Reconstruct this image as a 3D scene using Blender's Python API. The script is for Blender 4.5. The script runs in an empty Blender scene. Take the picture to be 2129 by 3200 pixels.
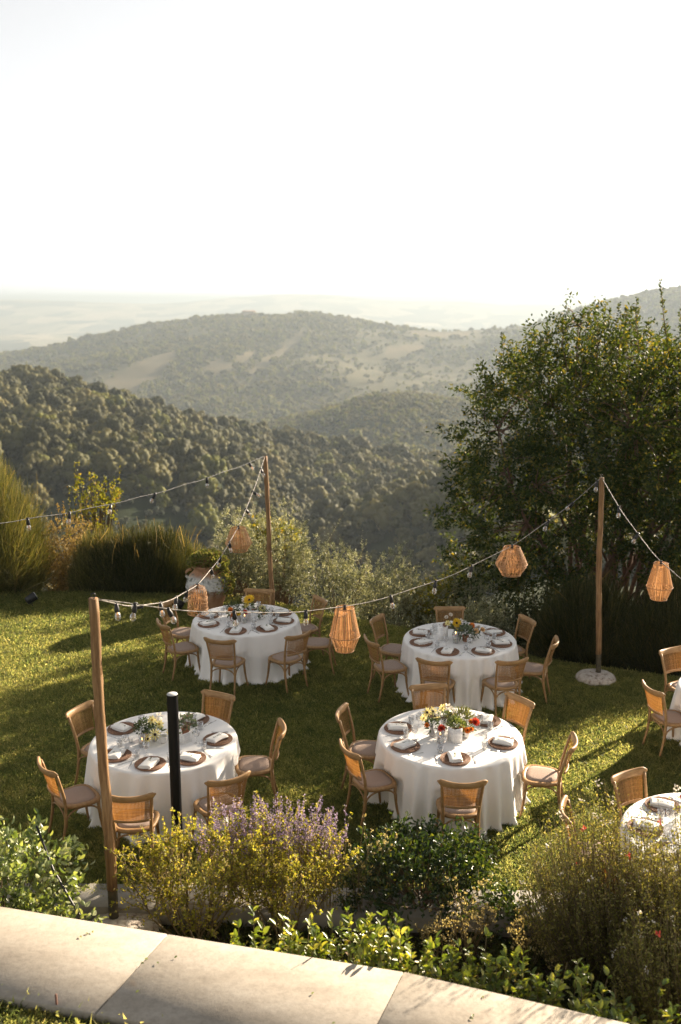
import bpy, math, random
import numpy as np
from mathutils import Vector, Matrix

# ------------------------------------------------------------------ camera, sky, sun, exposure
sc = bpy.context.scene
R = math.radians
rng = np.random.default_rng(7)
random.seed(7)
CAM_H, PITCH = 5.55, 12.04
cam_d = bpy.data.cameras.new('camera')
cam_d.sensor_fit = 'HORIZONTAL'; cam_d.sensor_width = 24.0; cam_d.lens = 35.0
cam_d.clip_start = 0.1; cam_d.clip_end = 120000
cam_d.dof.use_dof = True; cam_d.dof.focus_distance = 11.6; cam_d.dof.aperture_fstop = 1.6
cam = bpy.data.objects.new('camera', cam_d)
cam.location = (0, 0, CAM_H); cam.rotation_euler = (R(90 - PITCH), 0, 0)
sc.collection.objects.link(cam); sc.camera = cam

SUN_AZ, SUN_EL = 45.0, 19.5          # degrees to the right of the view, above the horizon
w = bpy.data.worlds.new('World'); sc.world = w; w.use_nodes = True
nt = w.node_tree
sky = nt.nodes.new('ShaderNodeTexSky'); sky.sky_type = 'NISHITA'; sky.sun_disc = False
sky.sun_elevation = R(SUN_EL); sky.sun_rotation = R(SUN_AZ)
sky.altitude = 300; sky.air_density = 1.0; sky.dust_density = 0.5; sky.ozone_density = 1.0
bg = nt.nodes['Background']; bg.inputs[1].default_value = 0.050
hs = nt.nodes.new('ShaderNodeHueSaturation'); hs.inputs['Saturation'].default_value = .05   # pale, hazy late-summer sky
nt.links.new(sky.outputs[0], hs.inputs['Color']); nt.links.new(hs.outputs[0], bg.inputs[0])
sun_d = bpy.data.lights.new('sun', 'SUN'); sun_d.energy = 5.0; sun_d.angle = R(0.6); sun_d.color = (1.0, 0.84, 0.64)
sun = bpy.data.objects.new('sun', sun_d); sc.collection.objects.link(sun)
sdir = Vector((math.sin(R(SUN_AZ)) * math.cos(R(SUN_EL)), math.cos(R(SUN_AZ)) * math.cos(R(SUN_EL)), math.sin(R(SUN_EL))))
sun.rotation_euler = sdir.to_track_quat('Z', 'Y').to_euler(); sun.location = (20, 20, 12)
sc.view_settings.view_transform = 'Standard'; sc.view_settings.look = 'None'
sc.view_settings.exposure = 1.95; sc.view_settings.gamma = 1.0
sc.cycles.use_denoising = True
sc.cycles.max_bounces = 7; sc.cycles.diffuse_bounces = 3; sc.cycles.transparent_max_bounces = 10
sc.cycles.transmission_bounces = 5; sc.cycles.glossy_bounces = 2; sc.cycles.volume_bounces = 0
sc.cycles.caustics_reflective = False; sc.cycles.caustics_refractive = False
sc.cycles.sample_clamp_indirect = 6.0

# ------------------------------------------------------------------ helpers
COL = sc.collection
def link(o, parent=None):
    COL.objects.link(o)
    if parent is not None: o.parent = parent
    return o
def tag(o, label=None, cat=None, group=None, kind=None):
    if label: o['label'] = label
    if cat: o['category'] = cat
    if group: o['group'] = group
    if kind: o['kind'] = kind
    return o
def empty(name, loc=(0, 0, 0), rz=0.0):
    o = bpy.data.objects.new(name, None); o.empty_display_size = 0.1
    o.location = loc; o.rotation_euler = (0, 0, rz); COL.objects.link(o); return o
def mesh_np(name, V, faces, mats=(), smooth=False, attrs=None, mi=None):
    """faces: (n,k) int array or list of such arrays (mixed sizes)."""
    V = np.asarray(V, np.float32).reshape(-1, 3)
    if not isinstance(faces, (list, tuple)): faces = [faces]
    faces = [np.asarray(f, np.int32) for f in faces if len(f)]
    me = bpy.data.meshes.new(name)
    me.vertices.add(len(V)); me.vertices.foreach_set('co', V.ravel())
    loops = np.concatenate([f.ravel() for f in faces]) if faces else np.zeros(0, np.int32)
    sizes = np.concatenate([np.full(len(f), f.shape[1], np.int32) for f in faces]) if faces else np.zeros(0, np.int32)
    me.loops.add(len(loops)); me.loops.foreach_set('vertex_index', loops)
    me.polygons.add(len(sizes))
    starts = np.concatenate([[0], np.cumsum(sizes)[:-1]]).astype(np.int32) if len(sizes) else sizes
    me.polygons.foreach_set('loop_start', starts)
    if mi is not None: me.polygons.foreach_set('material_index', np.asarray(mi, np.int32))
    if smooth: me.polygons.foreach_set('use_smooth', np.ones(len(sizes), bool))
    for k, a in (attrs or {}).items():
        a = np.asarray(a, np.float32)
        if a.ndim == 2: at = me.attributes.new(k, 'FLOAT_VECTOR', 'POINT'); at.data.foreach_set('vector', a.ravel())
        else: at = me.attributes.new(k, 'FLOAT', 'POINT'); at.data.foreach_set('value', a)
    for m in (mats if isinstance(mats, (list, tuple)) else [mats]): me.materials.append(m)
    me.update(calc_edges=True)
    return me
def obj(name, me, parent=None, **kw):
    o = bpy.data.objects.new(name, me); link(o, parent)
    if kw: tag(o, **kw)
    return o
class MB:
    """collects pieces of one part"""
    def __init__(s): s.V = []; s.F = {}; s.n = 0; s.A = []
    def add(s, V, F, a=0.0):
        V = np.asarray(V, float).reshape(-1, 3)
        Fs = F if isinstance(F, (list, tuple)) and len(F) and isinstance(F[0], np.ndarray) else [np.asarray(F)]
        for f in Fs:
            if len(f): s.F.setdefault(f.shape[1], []).append(f + s.n)
        s.V.append(V); s.n += len(V); s.A.append(np.broadcast_to(np.asarray(a, float), (len(V),)))
        return s
    def mesh(s, name, mat, smooth=False):
        return mesh_np(name, np.concatenate(s.V), [np.concatenate(f) for f in s.F.values()], mat, smooth, {'rnd': np.concatenate(s.A)})
    def build(s, name, mat, parent=None, smooth=False, **kw):
        return obj(name, s.mesh(name, mat, smooth), parent, **kw)
def box(x0, x1, y0, y1, z0, z1, b=0.0):
    if b <= 0:
        V = [(x, y, z) for z in (z0, z1) for y in (y0, y1) for x in (x0, x1)]
        return np.array(V, float), [np.array([(0, 2, 3, 1), (4, 5, 7, 6), (0, 1, 5, 4), (2, 6, 7, 3), (0, 4, 6, 2), (1, 3, 7, 5)])]
    rings = []
    for z, i in ((z0, b), (z0 + b, 0), (z1 - b, 0), (z1, b)):
        c = b * .9
        X0, X1, Y0, Y1 = x0 + i, x1 - i, y0 + i, y1 - i
        rings.append([(X0 + c, Y0, z), (X1 - c, Y0, z), (X1, Y0 + c, z), (X1, Y1 - c, z), (X1 - c, Y1, z), (X0 + c, Y1, z), (X0, Y1 - c, z), (X0, Y0 + c, z)])
    V = np.array(rings, float).reshape(-1, 3); q = []
    for r in range(3):
        for k in range(8): q.append((r * 8 + k, r * 8 + (k + 1) % 8, r * 8 + 8 + (k + 1) % 8, r * 8 + 8 + k))
    return V, [np.array(q), np.array([list(range(7, -1, -1)), list(range(24, 32))])]
def frames(P):
    P = np.asarray(P, float); T = np.gradient(P, axis=0); T /= np.linalg.norm(T, axis=1, keepdims=True) + 1e-12
    up = np.array([0, 0, 1.]) if abs(T[:, 2]).mean() < .85 else np.array([1., 0, 0])
    A = np.cross(T, up); A /= np.linalg.norm(A, axis=1, keepdims=True) + 1e-12
    B = np.cross(A, T); return T, A, B
def tube(P, r, n=8, cap=True, ry=None):
    """swept tube along P; r (and ry) scalars or per-point radii"""
    P = np.asarray(P, float); m = len(P); T, A, B = frames(P)
    r = np.broadcast_to(np.asarray(r, float), (m,)); ry = r if ry is None else np.broadcast_to(np.asarray(ry, float), (m,))
    a = np.linspace(0, 2 * np.pi, n, endpoint=False)
    V = P[:, None, :] + r[:, None, None] * np.cos(a)[None, :, None] * A[:, None, :] + ry[:, None, None] * np.sin(a)[None, :, None] * B[:, None, :]
    i = np.arange(m - 1)[:, None] * n; k = np.arange(n)[None, :]; k2 = (k + 1) % n
    q = np.stack([i + k, i + k2, i + n + k2, i + n + k], -1).reshape(-1, 4)
    F = [q]
    if cap and n > 2: F.append(np.array([list(range(n - 1, -1, -1)), [(m - 1) * n + j for j in range(n)]]))
    return V.reshape(-1, 3), F
def tubes(paths, rads, n=4):
    """many polylines with the same number of points: (N,m,3), (N,m)"""
    P = np.asarray(paths, float); N, m, _ = P.shape
    T = np.gradient(P, axis=1); T /= np.linalg.norm(T, axis=2, keepdims=True) + 1e-12
    up = np.array([.31, .17, .2]) ; A = np.cross(T, up); A /= np.linalg.norm(A, axis=2, keepdims=True) + 1e-12; B = np.cross(A, T)
    r = np.broadcast_to(np.asarray(rads, float), (N, m))
    a = np.linspace(0, 2 * np.pi, n, endpoint=False)
    V = P[:, :, None, :] + r[:, :, None, None] * (np.cos(a)[None, None, :, None] * A[:, :, None, :] + np.sin(a)[None, None, :, None] * B[:, :, None, :])
    base = (np.arange(N) * m * n)[:, None, None]; i = (np.arange(m - 1) * n)[None, :, None]; k = np.arange(n)[None, None, :]; k2 = (k + 1) % n
    q = np.stack([base + i + k, base + i + k2, base + i + n + k2, base + i + n + k], -1).reshape(-1, 4)
    return V.reshape(-1, 3), [q]
def lathe(prof, n=24, cap0=False, cap1=False, c=(0, 0, 0)):
    prof = np.asarray(prof, float); m = len(prof); a = np.linspace(0, 2 * np.pi, n, endpoint=False)
    V = np.stack([prof[:, 0][:, None] * np.cos(a), prof[:, 0][:, None] * np.sin(a), np.broadcast_to(prof[:, 1][:, None], (m, n))], -1).reshape(-1, 3) + np.array(c)
    i = np.arange(m - 1)[:, None] * n; k = np.arange(n)[None, :]; k2 = (k + 1) % n
    F = [np.stack([i + k, i + k2, i + n + k2, i + n + k], -1).reshape(-1, 4)]
    caps = []
    if cap0: caps.append(list(range(n - 1, -1, -1)))
    if cap1: caps.append([(m - 1) * n + j for j in range(n)])
    if caps: F.append(np.array(caps))
    return V, F
def rot_z(V, a): 
    c, s = math.cos(a), math.sin(a); V = np.asarray(V, float); return np.stack([V[..., 0] * c - V[..., 1] * s, V[..., 0] * s + V[..., 1] * c, V[..., 2]], -1)
def unit(v): v = np.asarray(v, float); return v / (np.linalg.norm(v, axis=-1, keepdims=True) + 1e-12)
def rand_dirs(n, g=None):
    g = g or rng; return unit(g.normal(size=(n, 3)))
def leaves(P, Dr, L, W, g=None, shape='oval', droop=0.0, up=None):
    """N leaf blades: base P, direction Dr, length L, width W -> V, F(list), per-leaf random"""
    g = g or rng; P = np.asarray(P, float); N = len(P); Dr = unit(Dr)
    L = np.broadcast_to(np.asarray(L, float), (N,)); W = np.broadcast_to(np.asarray(W, float), (N,))
    ref = rand_dirs(N, g) if up is None else unit(np.asarray(up) + .5 * rand_dirs(N, g))
    S = unit(np.cross(Dr, ref)); Nn = np.cross(S, Dr)
    if shape == 'quad': prof = [(0, 0, 0), (.5, .5, 0), (1, 0, -droop), (.5, -.5, 0)]; F = np.array([[0, 1, 2, 3]])
    elif shape == 'oval': prof = [(0, 0, 0), (.3, .42, .06), (.7, .42, .05), (1, 0, -droop), (.7, -.42, .05), (.3, -.42, .06)]; F = np.array([[0, 1, 2, 3], [0, 3, 4, 5]])
    elif shape == 'fold': prof = [(0, 0, 0), (.22, .36, .1), (.5, .5, .13), (.8, .32, .06), (1, 0, -droop), (.8, -.32, .06), (.5, -.5, .13), (.22, -.36, .1), (.35, 0, 0), (.7, 0, -.03)]; F = np.array([[0, 1, 2, 8], [8, 2, 3, 9], [9, 3, 4, 4], [9, 4, 4, 5], [8, 9, 5, 6], [0, 8, 6, 7]])
    pr = np.array(prof, float); k = len(pr)
    V = P[:, None, :] + (pr[None, :, 0, None] * L[:, None, None]) * Dr[:, None, :] + (pr[None, :, 1, None] * W[:, None, None]) * S[:, None, :] + (pr[None, :, 2, None] * L[:, None, None]) * Nn[:, None, :]
    off = (np.arange(N) * k)[:, None, None]
    if shape == 'fold':
        Fq = np.array([[0, 1, 2, 8], [8, 2, 3, 9], [8, 9, 5, 6], [0, 8, 6, 7]]); Ft = np.array([[9, 3, 4], [9, 4, 5]])
        FF = [(off + Fq[None]).reshape(-1, 4), (off + Ft[None]).reshape(-1, 3)]
    else: FF = [(off + F[None]).reshape(-1, 4)]
    rn = np.repeat(g.random(N), k)
    return V.reshape(-1, 3), FF, rn

# ------------------------------------------------------------------ materials
def ramp(nt, stops, fac=None):
    n = nt.nodes.new('ShaderNodeValToRGB'); e = n.color_ramp.elements
    while len(e) < len(stops): e.new(.5)
    for k, (p, c) in enumerate(stops): e[k].position = p; e[k].color = (*c, 1)
    if fac is not None: nt.links.new(fac, n.inputs[0])
    return n.outputs[0]
def noise(nt, scale, detail=4, rough=.6, coord='Object', vec_scale=None):
    t = nt.nodes.new('ShaderNodeTexCoord'); n = nt.nodes.new('ShaderNodeTexNoise')
    n.inputs['Scale'].default_value = scale; n.inputs['Detail'].default_value = detail; n.inputs['Roughness'].default_value = rough
    src = t.outputs[coord]
    if vec_scale:
        m = nt.nodes.new('ShaderNodeMapping'); m.inputs['Scale'].default_value = vec_scale; nt.links.new(src, m.inputs[0]); src = m.outputs[0]
    nt.links.new(src, n.inputs['Vector']); return n.outputs['Fac']
def attr(nt, name):
    a = nt.nodes.new('ShaderNodeAttribute'); a.attribute_name = name; return a.outputs['Fac']
def math_n(nt, op, a, b=None):
    m = nt.nodes.new('ShaderNodeMath'); m.operation = op
    for k, x in enumerate((a, b)):
        if x is None: continue
        if isinstance(x, (int, float)): m.inputs[k].default_value = x
        else: nt.links.new(x, m.inputs[k])
    return m.outputs[0]
def mixc(nt, fac, a, b, mode='MIX'):
    m = nt.nodes.new('ShaderNodeMix'); m.data_type = 'RGBA'; m.blend_type = mode
    for s, x in ((m.inputs[0], fac), (m.inputs[6], a), (m.inputs[7], b)):
        if isinstance(x, (int, float)): s.default_value = x
        elif isinstance(x, tuple): s.default_value = (*x, 1)
        else: nt.links.new(x, s)
    return m.outputs[2]
def bump(nt, h, strength=.3, dist=.01):
    b = nt.nodes.new('ShaderNodeBump'); b.inputs['Strength'].default_value = strength; b.inputs['Distance'].default_value = dist
    nt.links.new(h, b.inputs['Height']); return b.outputs[0]
def mat(name, col, rough=.6, stops=None, nscale=8, detail=4, vec=None, bump_s=0, bump_d=.005, metal=0, spec=.4, coord='Object', fac='noise'):
    m = bpy.data.materials.new(name); m.use_nodes = True; t = m.node_tree; p = t.nodes['Principled BSDF']
    p.inputs['Base Color'].default_value = (*col, 1); p.inputs['Roughness'].default_value = rough; p.inputs['Metallic'].default_value = metal
    p.inputs['Specular IOR Level'].default_value = spec
    if stops:
        f = noise(t, nscale, detail, vec_scale=vec, coord=coord)
        if fac == 'rnd': f2 = attr(t, 'rnd'); f = math_n(t, 'ADD', math_n(t, 'MULTIPLY', f, .4), math_n(t, 'MULTIPLY', f2, .6))
        t.links.new(ramp(t, stops, f), p.inputs['Base Color'])
        if bump_s: t.links.new(bump(t, f, bump_s, bump_d), p.inputs['Normal'])
    return m
def leaf_mat(name, stops, trans=.45, rough=.55, spec=.3, tcol=(1.25, 1.2, .55), objrand=0.0):
    """two-sided foliage: diffuse + translucency; colour varies leaf by leaf"""
    m = bpy.data.materials.new(name); m.use_nodes = True; t = m.node_tree; p = t.nodes['Principled BSDF']
    p.inputs['Roughness'].default_value = rough; p.inputs['Specular IOR Level'].default_value = spec
    f = attr(t, 'rnd')
    if objrand:
        oi = t.nodes.new('ShaderNodeObjectInfo'); f = math_n(t, 'ADD', math_n(t, 'MULTIPLY', f, 1 - objrand), math_n(t, 'MULTIPLY', oi.outputs['Random'], objrand))
    c = ramp(t, stops, f); t.links.new(c, p.inputs['Base Color'])
    tr = t.nodes.new('ShaderNodeBsdfTranslucent'); t.links.new(mixc(t, 1.0, c, tcol, 'MULTIPLY'), tr.inputs[0])
    mx = t.nodes.new('ShaderNodeMixShader'); mx.inputs[0].default_value = trans
    t.links.new(p.outputs[0], mx.inputs[1]); t.links.new(tr.outputs[0], mx.inputs[2])
    t.links.new(mx.outputs[0], t.nodes['Material Output'].inputs[0]); return m
def scatter(name, pts, rots, scls, idx, templates):
    """one 'stuff' object: templates instanced on given points"""
    me = bpy.data.meshes.new(name); pts = np.asarray(pts, np.float32)
    me.vertices.add(len(pts)); me.vertices.foreach_set('co', pts.ravel())
    a = me.attributes.new('rot', 'FLOAT_VECTOR', 'POINT'); a.data.foreach_set('vector', np.asarray(rots, np.float32).ravel())
    scls = np.asarray(scls, np.float32)
    if scls.ndim == 1: scls = np.repeat(scls[:, None], 3, 1)
    a = me.attributes.new('scl', 'FLOAT_VECTOR', 'POINT'); a.data.foreach_set('vector', scls.ravel())
    a = me.attributes.new('idx', 'INT', 'POINT'); a.data.foreach_set('value', np.asarray(idx, np.int32))
    o = obj(name, me, kind='stuff')
    g = bpy.data.node_groups.new(name, 'GeometryNodeTree')
    g.interface.new_socket('Geometry', in_out='INPUT', socket_type='NodeSocketGeometry'); g.interface.new_socket('Geometry', in_out='OUTPUT', socket_type='NodeSocketGeometry')
    gi = g.nodes.new('NodeGroupInput'); go = g.nodes.new('NodeGroupOutput'); ip = g.nodes.new('GeometryNodeInstanceOnPoints'); jn = g.nodes.new('GeometryNodeJoinGeometry')
    for t in templates:
        oi = g.nodes.new('GeometryNodeObjectInfo'); oi.inputs['Object'].default_value = t; oi.inputs['As Instance'].default_value = True
        g.links.new(oi.outputs['Geometry'], jn.inputs[0])
    def na(nm, ty):
        n = g.nodes.new('GeometryNodeInputNamedAttribute'); n.data_type = ty; n.inputs[0].default_value = nm; return n.outputs[0]
    g.links.new(gi.outputs[0], ip.inputs['Points']); g.links.new(jn.outputs[0], ip.inputs['Instance'])
    ip.inputs['Pick Instance'].default_value = True; g.links.new(na('idx', 'INT'), ip.inputs['Instance Index'])
    g.links.new(na('rot', 'FLOAT_VECTOR'), ip.inputs['Rotation']); g.links.new(na('scl', 'FLOAT_VECTOR'), ip.inputs['Scale'])
    g.links.new(ip.outputs[0], go.inputs[0])
    md = o.modifiers.new('scatter', 'NODES'); md.node_group = g
    return o
class SineNoise:
    def __init__(s, seed, n=9, octaves=4):
        g = np.random.default_rng(seed); s.k = []
        for o in range(octaves):
            a = g.random(n) * 2 * np.pi; f = (2 ** o) * (0.7 + .6 * g.random(n))
            s.k.append((np.cos(a) * f, np.sin(a) * f, g.random(n) * 6.28, .55 ** o))
    def __call__(s, x, y):
        r = 0
        for kx, ky, ph, am in s.k:
            r = r + am * np.sin(np.multiply.outer(x, kx) + np.multiply.outer(y, ky) + ph).mean(-1) * 1.6
        return r
# ------------------------------------------------------------------ lawn outline and terrain heights
EX = np.array([-30, -12, -9, -6.5, -3.2, -1.6, -.6, .6, 1.8, 3.15, 5.0, 8.0, 14, 30.]); EY = np.array([19.5, 18.5, 18.4, 18.4, 18.3, 17.9, 17.2, 16.5, 15.8, 14.75, 13.95, 12.9, 11.2, 7.0])
def lawn_edge(x): return np.interp(x, EX, EY)
T_D = ([-60, -25.6, -19.1, -12.1, -7.2, -4.7, -2.7, .93, 6.25, 10.4, 18, 30, 60], [-7.0, -7.75, -8.35, -8.63, -10.1, -12.0, -14.0, -12.95, -10.6, -8.7, -6.0, -3.0, -1.0])
T_F = ([-60, -25.2, -18.8, -16.5, -14.3, -11.9, -9.54, -7.1, -4.62, -2.12, .4, 2.93, 5.45, 10.4, 20, 60], [-2.5, -3.28, -3.78, -3.99, -4.58, -5.23, -6.13, -6.78, -7.18, -7.77, -8.08, -8.44, -8.78, -8.7, -6.5, -4.0])
T_H = ([-60, -12, -8, -5.1, -3.36, -.85, 1.65, 4.13, 6.62, 9.09, 12.7, 60], [-9.5, -9.0, -8.3, -7.3, -6.7, -5.84, -5.09, -4.91, -5.43, -6.0, -6.2, -6.5])
T_J = ([-60, -25.2, -18.7, -16.5, -14.1, -11.8, -9.36, -6.95, -5.17, -3.29, -1.69, .39, 2.85, 5.3, 7.73, 9.65, 12.5, 14.8, 17, 18.5, 25.4, 60], [-4.2, -3.5, -2.9, -2.63, -2.14, -1.62, -1.22, -.97, -.87, -.85, -.70, -1.02, -1.45, -1.75, -1.68, -1.5, -.8, -.13, .42, .71, .95, .8])
T_K = ([-60, -24.9, -18.5, -14, -9.3, -4.5, -2.06, 0, 2.84, 5.28, 10.1, 17, 60], [.12, .15, .22, .17, .04, .0, .14, .22, .05, .04, .02, .0, .0])
RK = [('a', 20), ('b', 60), ('c', 160), ('d', 340), ('D', 440), ('e', 540), ('F', 760), ('g', 1000), ('H', 1350), ('i', 1700), ('j', 2350), ('J', 3000), ('k', 3900), ('l', 6000), ('m', 9500), ('K', 13000), ('n', 16000), ('o', 40000)]
def sst(t): t = np.clip(t, 0, 1); return t * t * (3 - 2 * t)
def tab(az, T):
    g = np.linspace(-62, 62, 497); v = np.interp(g, *T); k = np.hanning(11); k /= k.sum()
    v = np.convolve(np.pad(v, 5, mode='edge'), k, 'valid'); return np.interp(az, g, v)
def el2z(el, r): return CAM_H + r * np.tan(np.radians(el))
nz1, nz2, nz3 = SineNoise(1), SineNoise(2), SineNoise(3)
def terrain_z(x, y):
    """height of the land beyond the terrace"""
    x = np.asarray(x, float); y = np.asarray(y, float)
    az = np.degrees(np.arctan2(x, y)); r = np.hypot(x, y); azc = np.clip(az, -60, 60)
    Z = {}
    Z['a'] = np.full_like(r, -1.2); Z['b'] = np.full_like(r, -18.0); Z['c'] = -50 + .25 * np.clip(az, 0, 60)
    Z['D'] = el2z(tab(azc, T_D), 440.); Z['d'] = np.minimum(Z['D'] - 14, -70); Z['d'] = Z['d'] + (Z['D'] - 34 - Z['d']) * sst((-2 - az) / 6)
    Z['F'] = el2z(tab(azc, T_F), 760.) - 6; e1 = Z['D'] - 16; e2 = .62 * Z['D'] + .38 * Z['F']; Z['e'] = e2 + (e1 - e2) * sst((az + 6) / 7)
    Z['H'] = el2z(tab(azc, T_H), 1350.) - 7; Z['g'] = np.minimum(Z['F'], Z['H']) - 45; Z['i'] = np.full_like(r, -205.)
    Z['J'] = el2z(tab(azc, T_J), 3000.) - 2; Z['j'] = .55 * Z['J'] + .45 * Z['i']; Z['k'] = np.minimum(Z['J'] - 120, -200); Z['l'] = np.full_like(r, -270.)
    Z['m'] = np.full_like(r, -270.); Z['K'] = el2z(tab(azc, T_K), 13000.); Z['n'] = np.full_like(r, -250.); Z['o'] = np.full_like(r, -250.)
    ks = [k for k, _ in RK]; rs = np.array([q for _, q in RK], float)
    zz = np.stack([Z[k] for k in ks], -1)
    i = np.clip(np.searchsorted(rs, r, side='right') - 1, 0, len(rs) - 2)
    lr = np.log(np.maximum(r, 1)); t = np.clip((lr - np.log(rs[i])) / (np.log(rs[i + 1]) - np.log(rs[i])), 0, 1)
    ts = t * t * (3 - 2 * t)
    t = .45 * t + .55 * ts
    za = np.take_along_axis(zz, i[..., None], -1)[..., 0]; zb = np.take_along_axis(zz, (i + 1)[..., None], -1)[..., 0]
    z = za + (zb - za) * t
    z = z + np.clip((r - 150) / 300, 0, 1) * (3.0 * nz1(x / 45, y / 45)) + np.clip((r - 1500) / 800, 0, 1) * np.clip((5000 - r) / 1500, 0, 1) * 30 * nz2(x / 260, y / 260) * np.clip(np.abs(r - 3000) / 700, .25, 1)
    z = z + np.clip((r - 6000) / 3000, 0, 1) * np.clip((22000 - r) / 6000, 0, 1) * 60 * nz3(x / 900, y / 1200)
    behind = np.clip((y - lawn_edge(x)) / 1.5, -1, 1)
    flat = -1.2 - .35 * np.clip(y - lawn_edge(x), 0, 8)
    zn = np.where(r < 60, flat + (z - flat) * np.clip((r - 24) / 36, 0, 1), z)
    zn = np.where((y < lawn_edge(x) + .2) & (r < 60), -1.2, zn)
    zn = np.where(y < 0, np.where(r < 60, -1.2, np.minimum(zn, -1.2 - .02 * (r - 60))), zn)
    return zn
# fields on the far hill and in the plain (places without wood): azimuth, distance, half sizes, turn
FIELDS = [(-12.4, 2080, 3.3, 110, 1.0), (-7.0, 2160, .7, 60, 0), (-3.6, 2330, 1.7, 70, 1.1), (-5.6, 2230, .9, 60, .5), (-17.6, 2300, .9, 70, .3), (5.6, 2860, 1.9, 70, 0), (3.6, 2560, 1.3, 60, .3)]
def field_mask(x, y):
    az = np.degrees(np.arctan2(x, y)); r = np.hypot(x, y); m = np.zeros_like(r)
    for a, q, da, dr, sk in FIELDS:
        u = (az - a) / da; v = (r - q - sk * 250 * u) / dr
        m = np.maximum(m, np.clip(3.0 * (1 - (np.abs(u) ** 3 + np.abs(v) ** 3 + .25 * nz1(x / 60, y / 60))), 0, 1))
    return m
azs = np.radians(np.concatenate([np.linspace(-180, -62, 30), np.linspace(-60, -27, 34), np.linspace(-26, 26, 261), np.linspace(27, 60, 34), np.linspace(62, 180, 30)]))
rr = np.concatenate([np.linspace(.5, 30, 24), np.geomspace(31, 5000, 250), np.geomspace(5100, 38000, 70)])
AZ, RR = np.meshgrid(azs, rr, indexing='ij'); TX, TY = RR * np.sin(AZ), RR * np.cos(AZ); TZ = terrain_z(TX, TY)
na_, nr_ = AZ.shape
ii = np.arange(na_ - 1)[:, None] * nr_ + np.arange(nr_ - 1)[None, :]
tq = np.stack([ii, ii + 1, ii + nr_ + 1, ii + nr_], -1).reshape(-1, 4)
fm = field_mask(TX, TY)
M_land = bpy.data.materials.new('land'); M_land.use_nodes = True
t = M_land.node_tree; p = t.nodes['Principled BSDF']; p.inputs['Roughness'].default_value = .95; p.inputs['Specular IOR Level'].default_value = .05
geo = t.nodes.new('ShaderNodeNewGeometry')
def wnoise(t, s, d=4, sx=(1, 1, 1)):
    m_ = t.nodes.new('ShaderNodeMapping'); m_.inputs['Scale'].default_value = sx; t.links.new(geo.outputs['Position'], m_.inputs[0])
    n_ = t.nodes.new('ShaderNodeTexNoise'); n_.inputs['Scale'].default_value = s; n_.inputs['Detail'].default_value = d; t.links.new(m_.outputs[0], n_.inputs[0]); return n_.outputs['Fac']
wood = ramp(t, [(.3, (.018, .026, .012)), (.7, (.05, .055, .025))], wnoise(t, .03))
fieldc = ramp(t, [(.3, (.10, .085, .05)), (.7, (.16, .13, .075))], wnoise(t, .008))
vor = t.nodes.new('ShaderNodeTexVoronoi'); vor.inputs['Scale'].default_value = .0042; mp = t.nodes.new('ShaderNodeMapping'); mp.inputs['Scale'].default_value = (1, .55, 0); mp.inputs['Rotation'].default_value = (0, 0, .4)
t.links.new(geo.outputs['Position'], mp.inputs[0]); t.links.new(mp.outputs[0], vor.inputs[0])
sepv = t.nodes.new('ShaderNodeSeparateColor'); t.links.new(vor.outputs['Color'], sepv.inputs[0])
plain = ramp(t, [(.0, (.04, .045, .03)), (.3, (.14, .13, .08)), (.6, (.42, .34, .22)), (1, (.16, .16, .09))], sepv.outputs[0])
midc = ramp(t, [(.3, (.06, .058, .03)), (.7, (.13, .115, .065))], wnoise(t, .012)); c1 = mixc(t, attr(t, 'field'), mixc(t, attr(t, 'open'), wood, midc), fieldc); c2 = mixc(t, attr(t, 'plain'), c1, plain)
t.links.new(c2, p.inputs['Base Color'])
pl = np.clip((RR - 4000) / 1500, 0, 1)
land = obj('hills', mesh_np('hills', np.stack([TX, TY, TZ], -1), tq, M_land, True, {'field': fm.ravel(), 'plain': pl.ravel(), 'open': np.clip((RR.ravel() - 1500) / 400, 0, 1)}), kind='structure')

# haze over the valley
hz = MB(); hz.add(*box(-39000, 39000, -39000, 39000, -420, 72)); M_hz = bpy.data.materials.new('haze'); M_hz.use_nodes = True
t = M_hz.node_tree; t.nodes.remove(t.nodes['Principled BSDF']); pv = t.nodes.new('ShaderNodeVolumePrincipled')
HAZE = 1.75e-4
pv.inputs['Density'].default_value = HAZE; pv.inputs['Color'].default_value = (.385, .45, .50, 1); pv.inputs['Anisotropy'].default_value = .25
t.links.new(pv.outputs[0], t.nodes['Material Output'].inputs['Volume'])
hz.build('haze', M_hz, kind='stuff')
# ------------------------------------------------------------------ lawn, bed, paths
lawn_n = SineNoise(11)
def lawn_z(x, y): return .012 * lawn_n(np.asarray(x) / .9, np.asarray(y) / .9)
lx = np.concatenate([np.linspace(-30, -10, 12), np.linspace(-9.5, 9.5, 96), np.linspace(10, 30, 12)])
ts = np.linspace(0, 1, 70); rows = []
for x in lx:
    e = float(lawn_edge(x)); y0 = 8.48
    ys = np.concatenate([y0 + (e - y0) * ts, [e + .25, e + .6, e + 1.1, e + 1.8]]); z = np.concatenate([lawn_z(np.full(70, x), ys[:70]), [-.06, -.3, -.8, -1.9]])
    rows.append(np.stack([np.full(len(ys), x), ys, z], -1))
LV = np.array(rows); nx_, ny_ = LV.shape[:2]
ii = np.arange(nx_ - 1)[:, None] * ny_ + np.arange(ny_ - 1)[None, :]
lq = np.stack([ii, ii + ny_, ii + ny_ + 1, ii + 1], -1).reshape(-1, 4)
M_lawn = mat('lawn_soil', (.05, .07, .02), .95, [(.25, (.04, .05, .016)), (.5, (.075, .088, .026)), (.8, (.16, .14, .055))], 1.6, 6, spec=.05)
obj('lawn', mesh_np('lawn', LV.reshape(-1, 3), lq, M_lawn, True), kind='structure')
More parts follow.
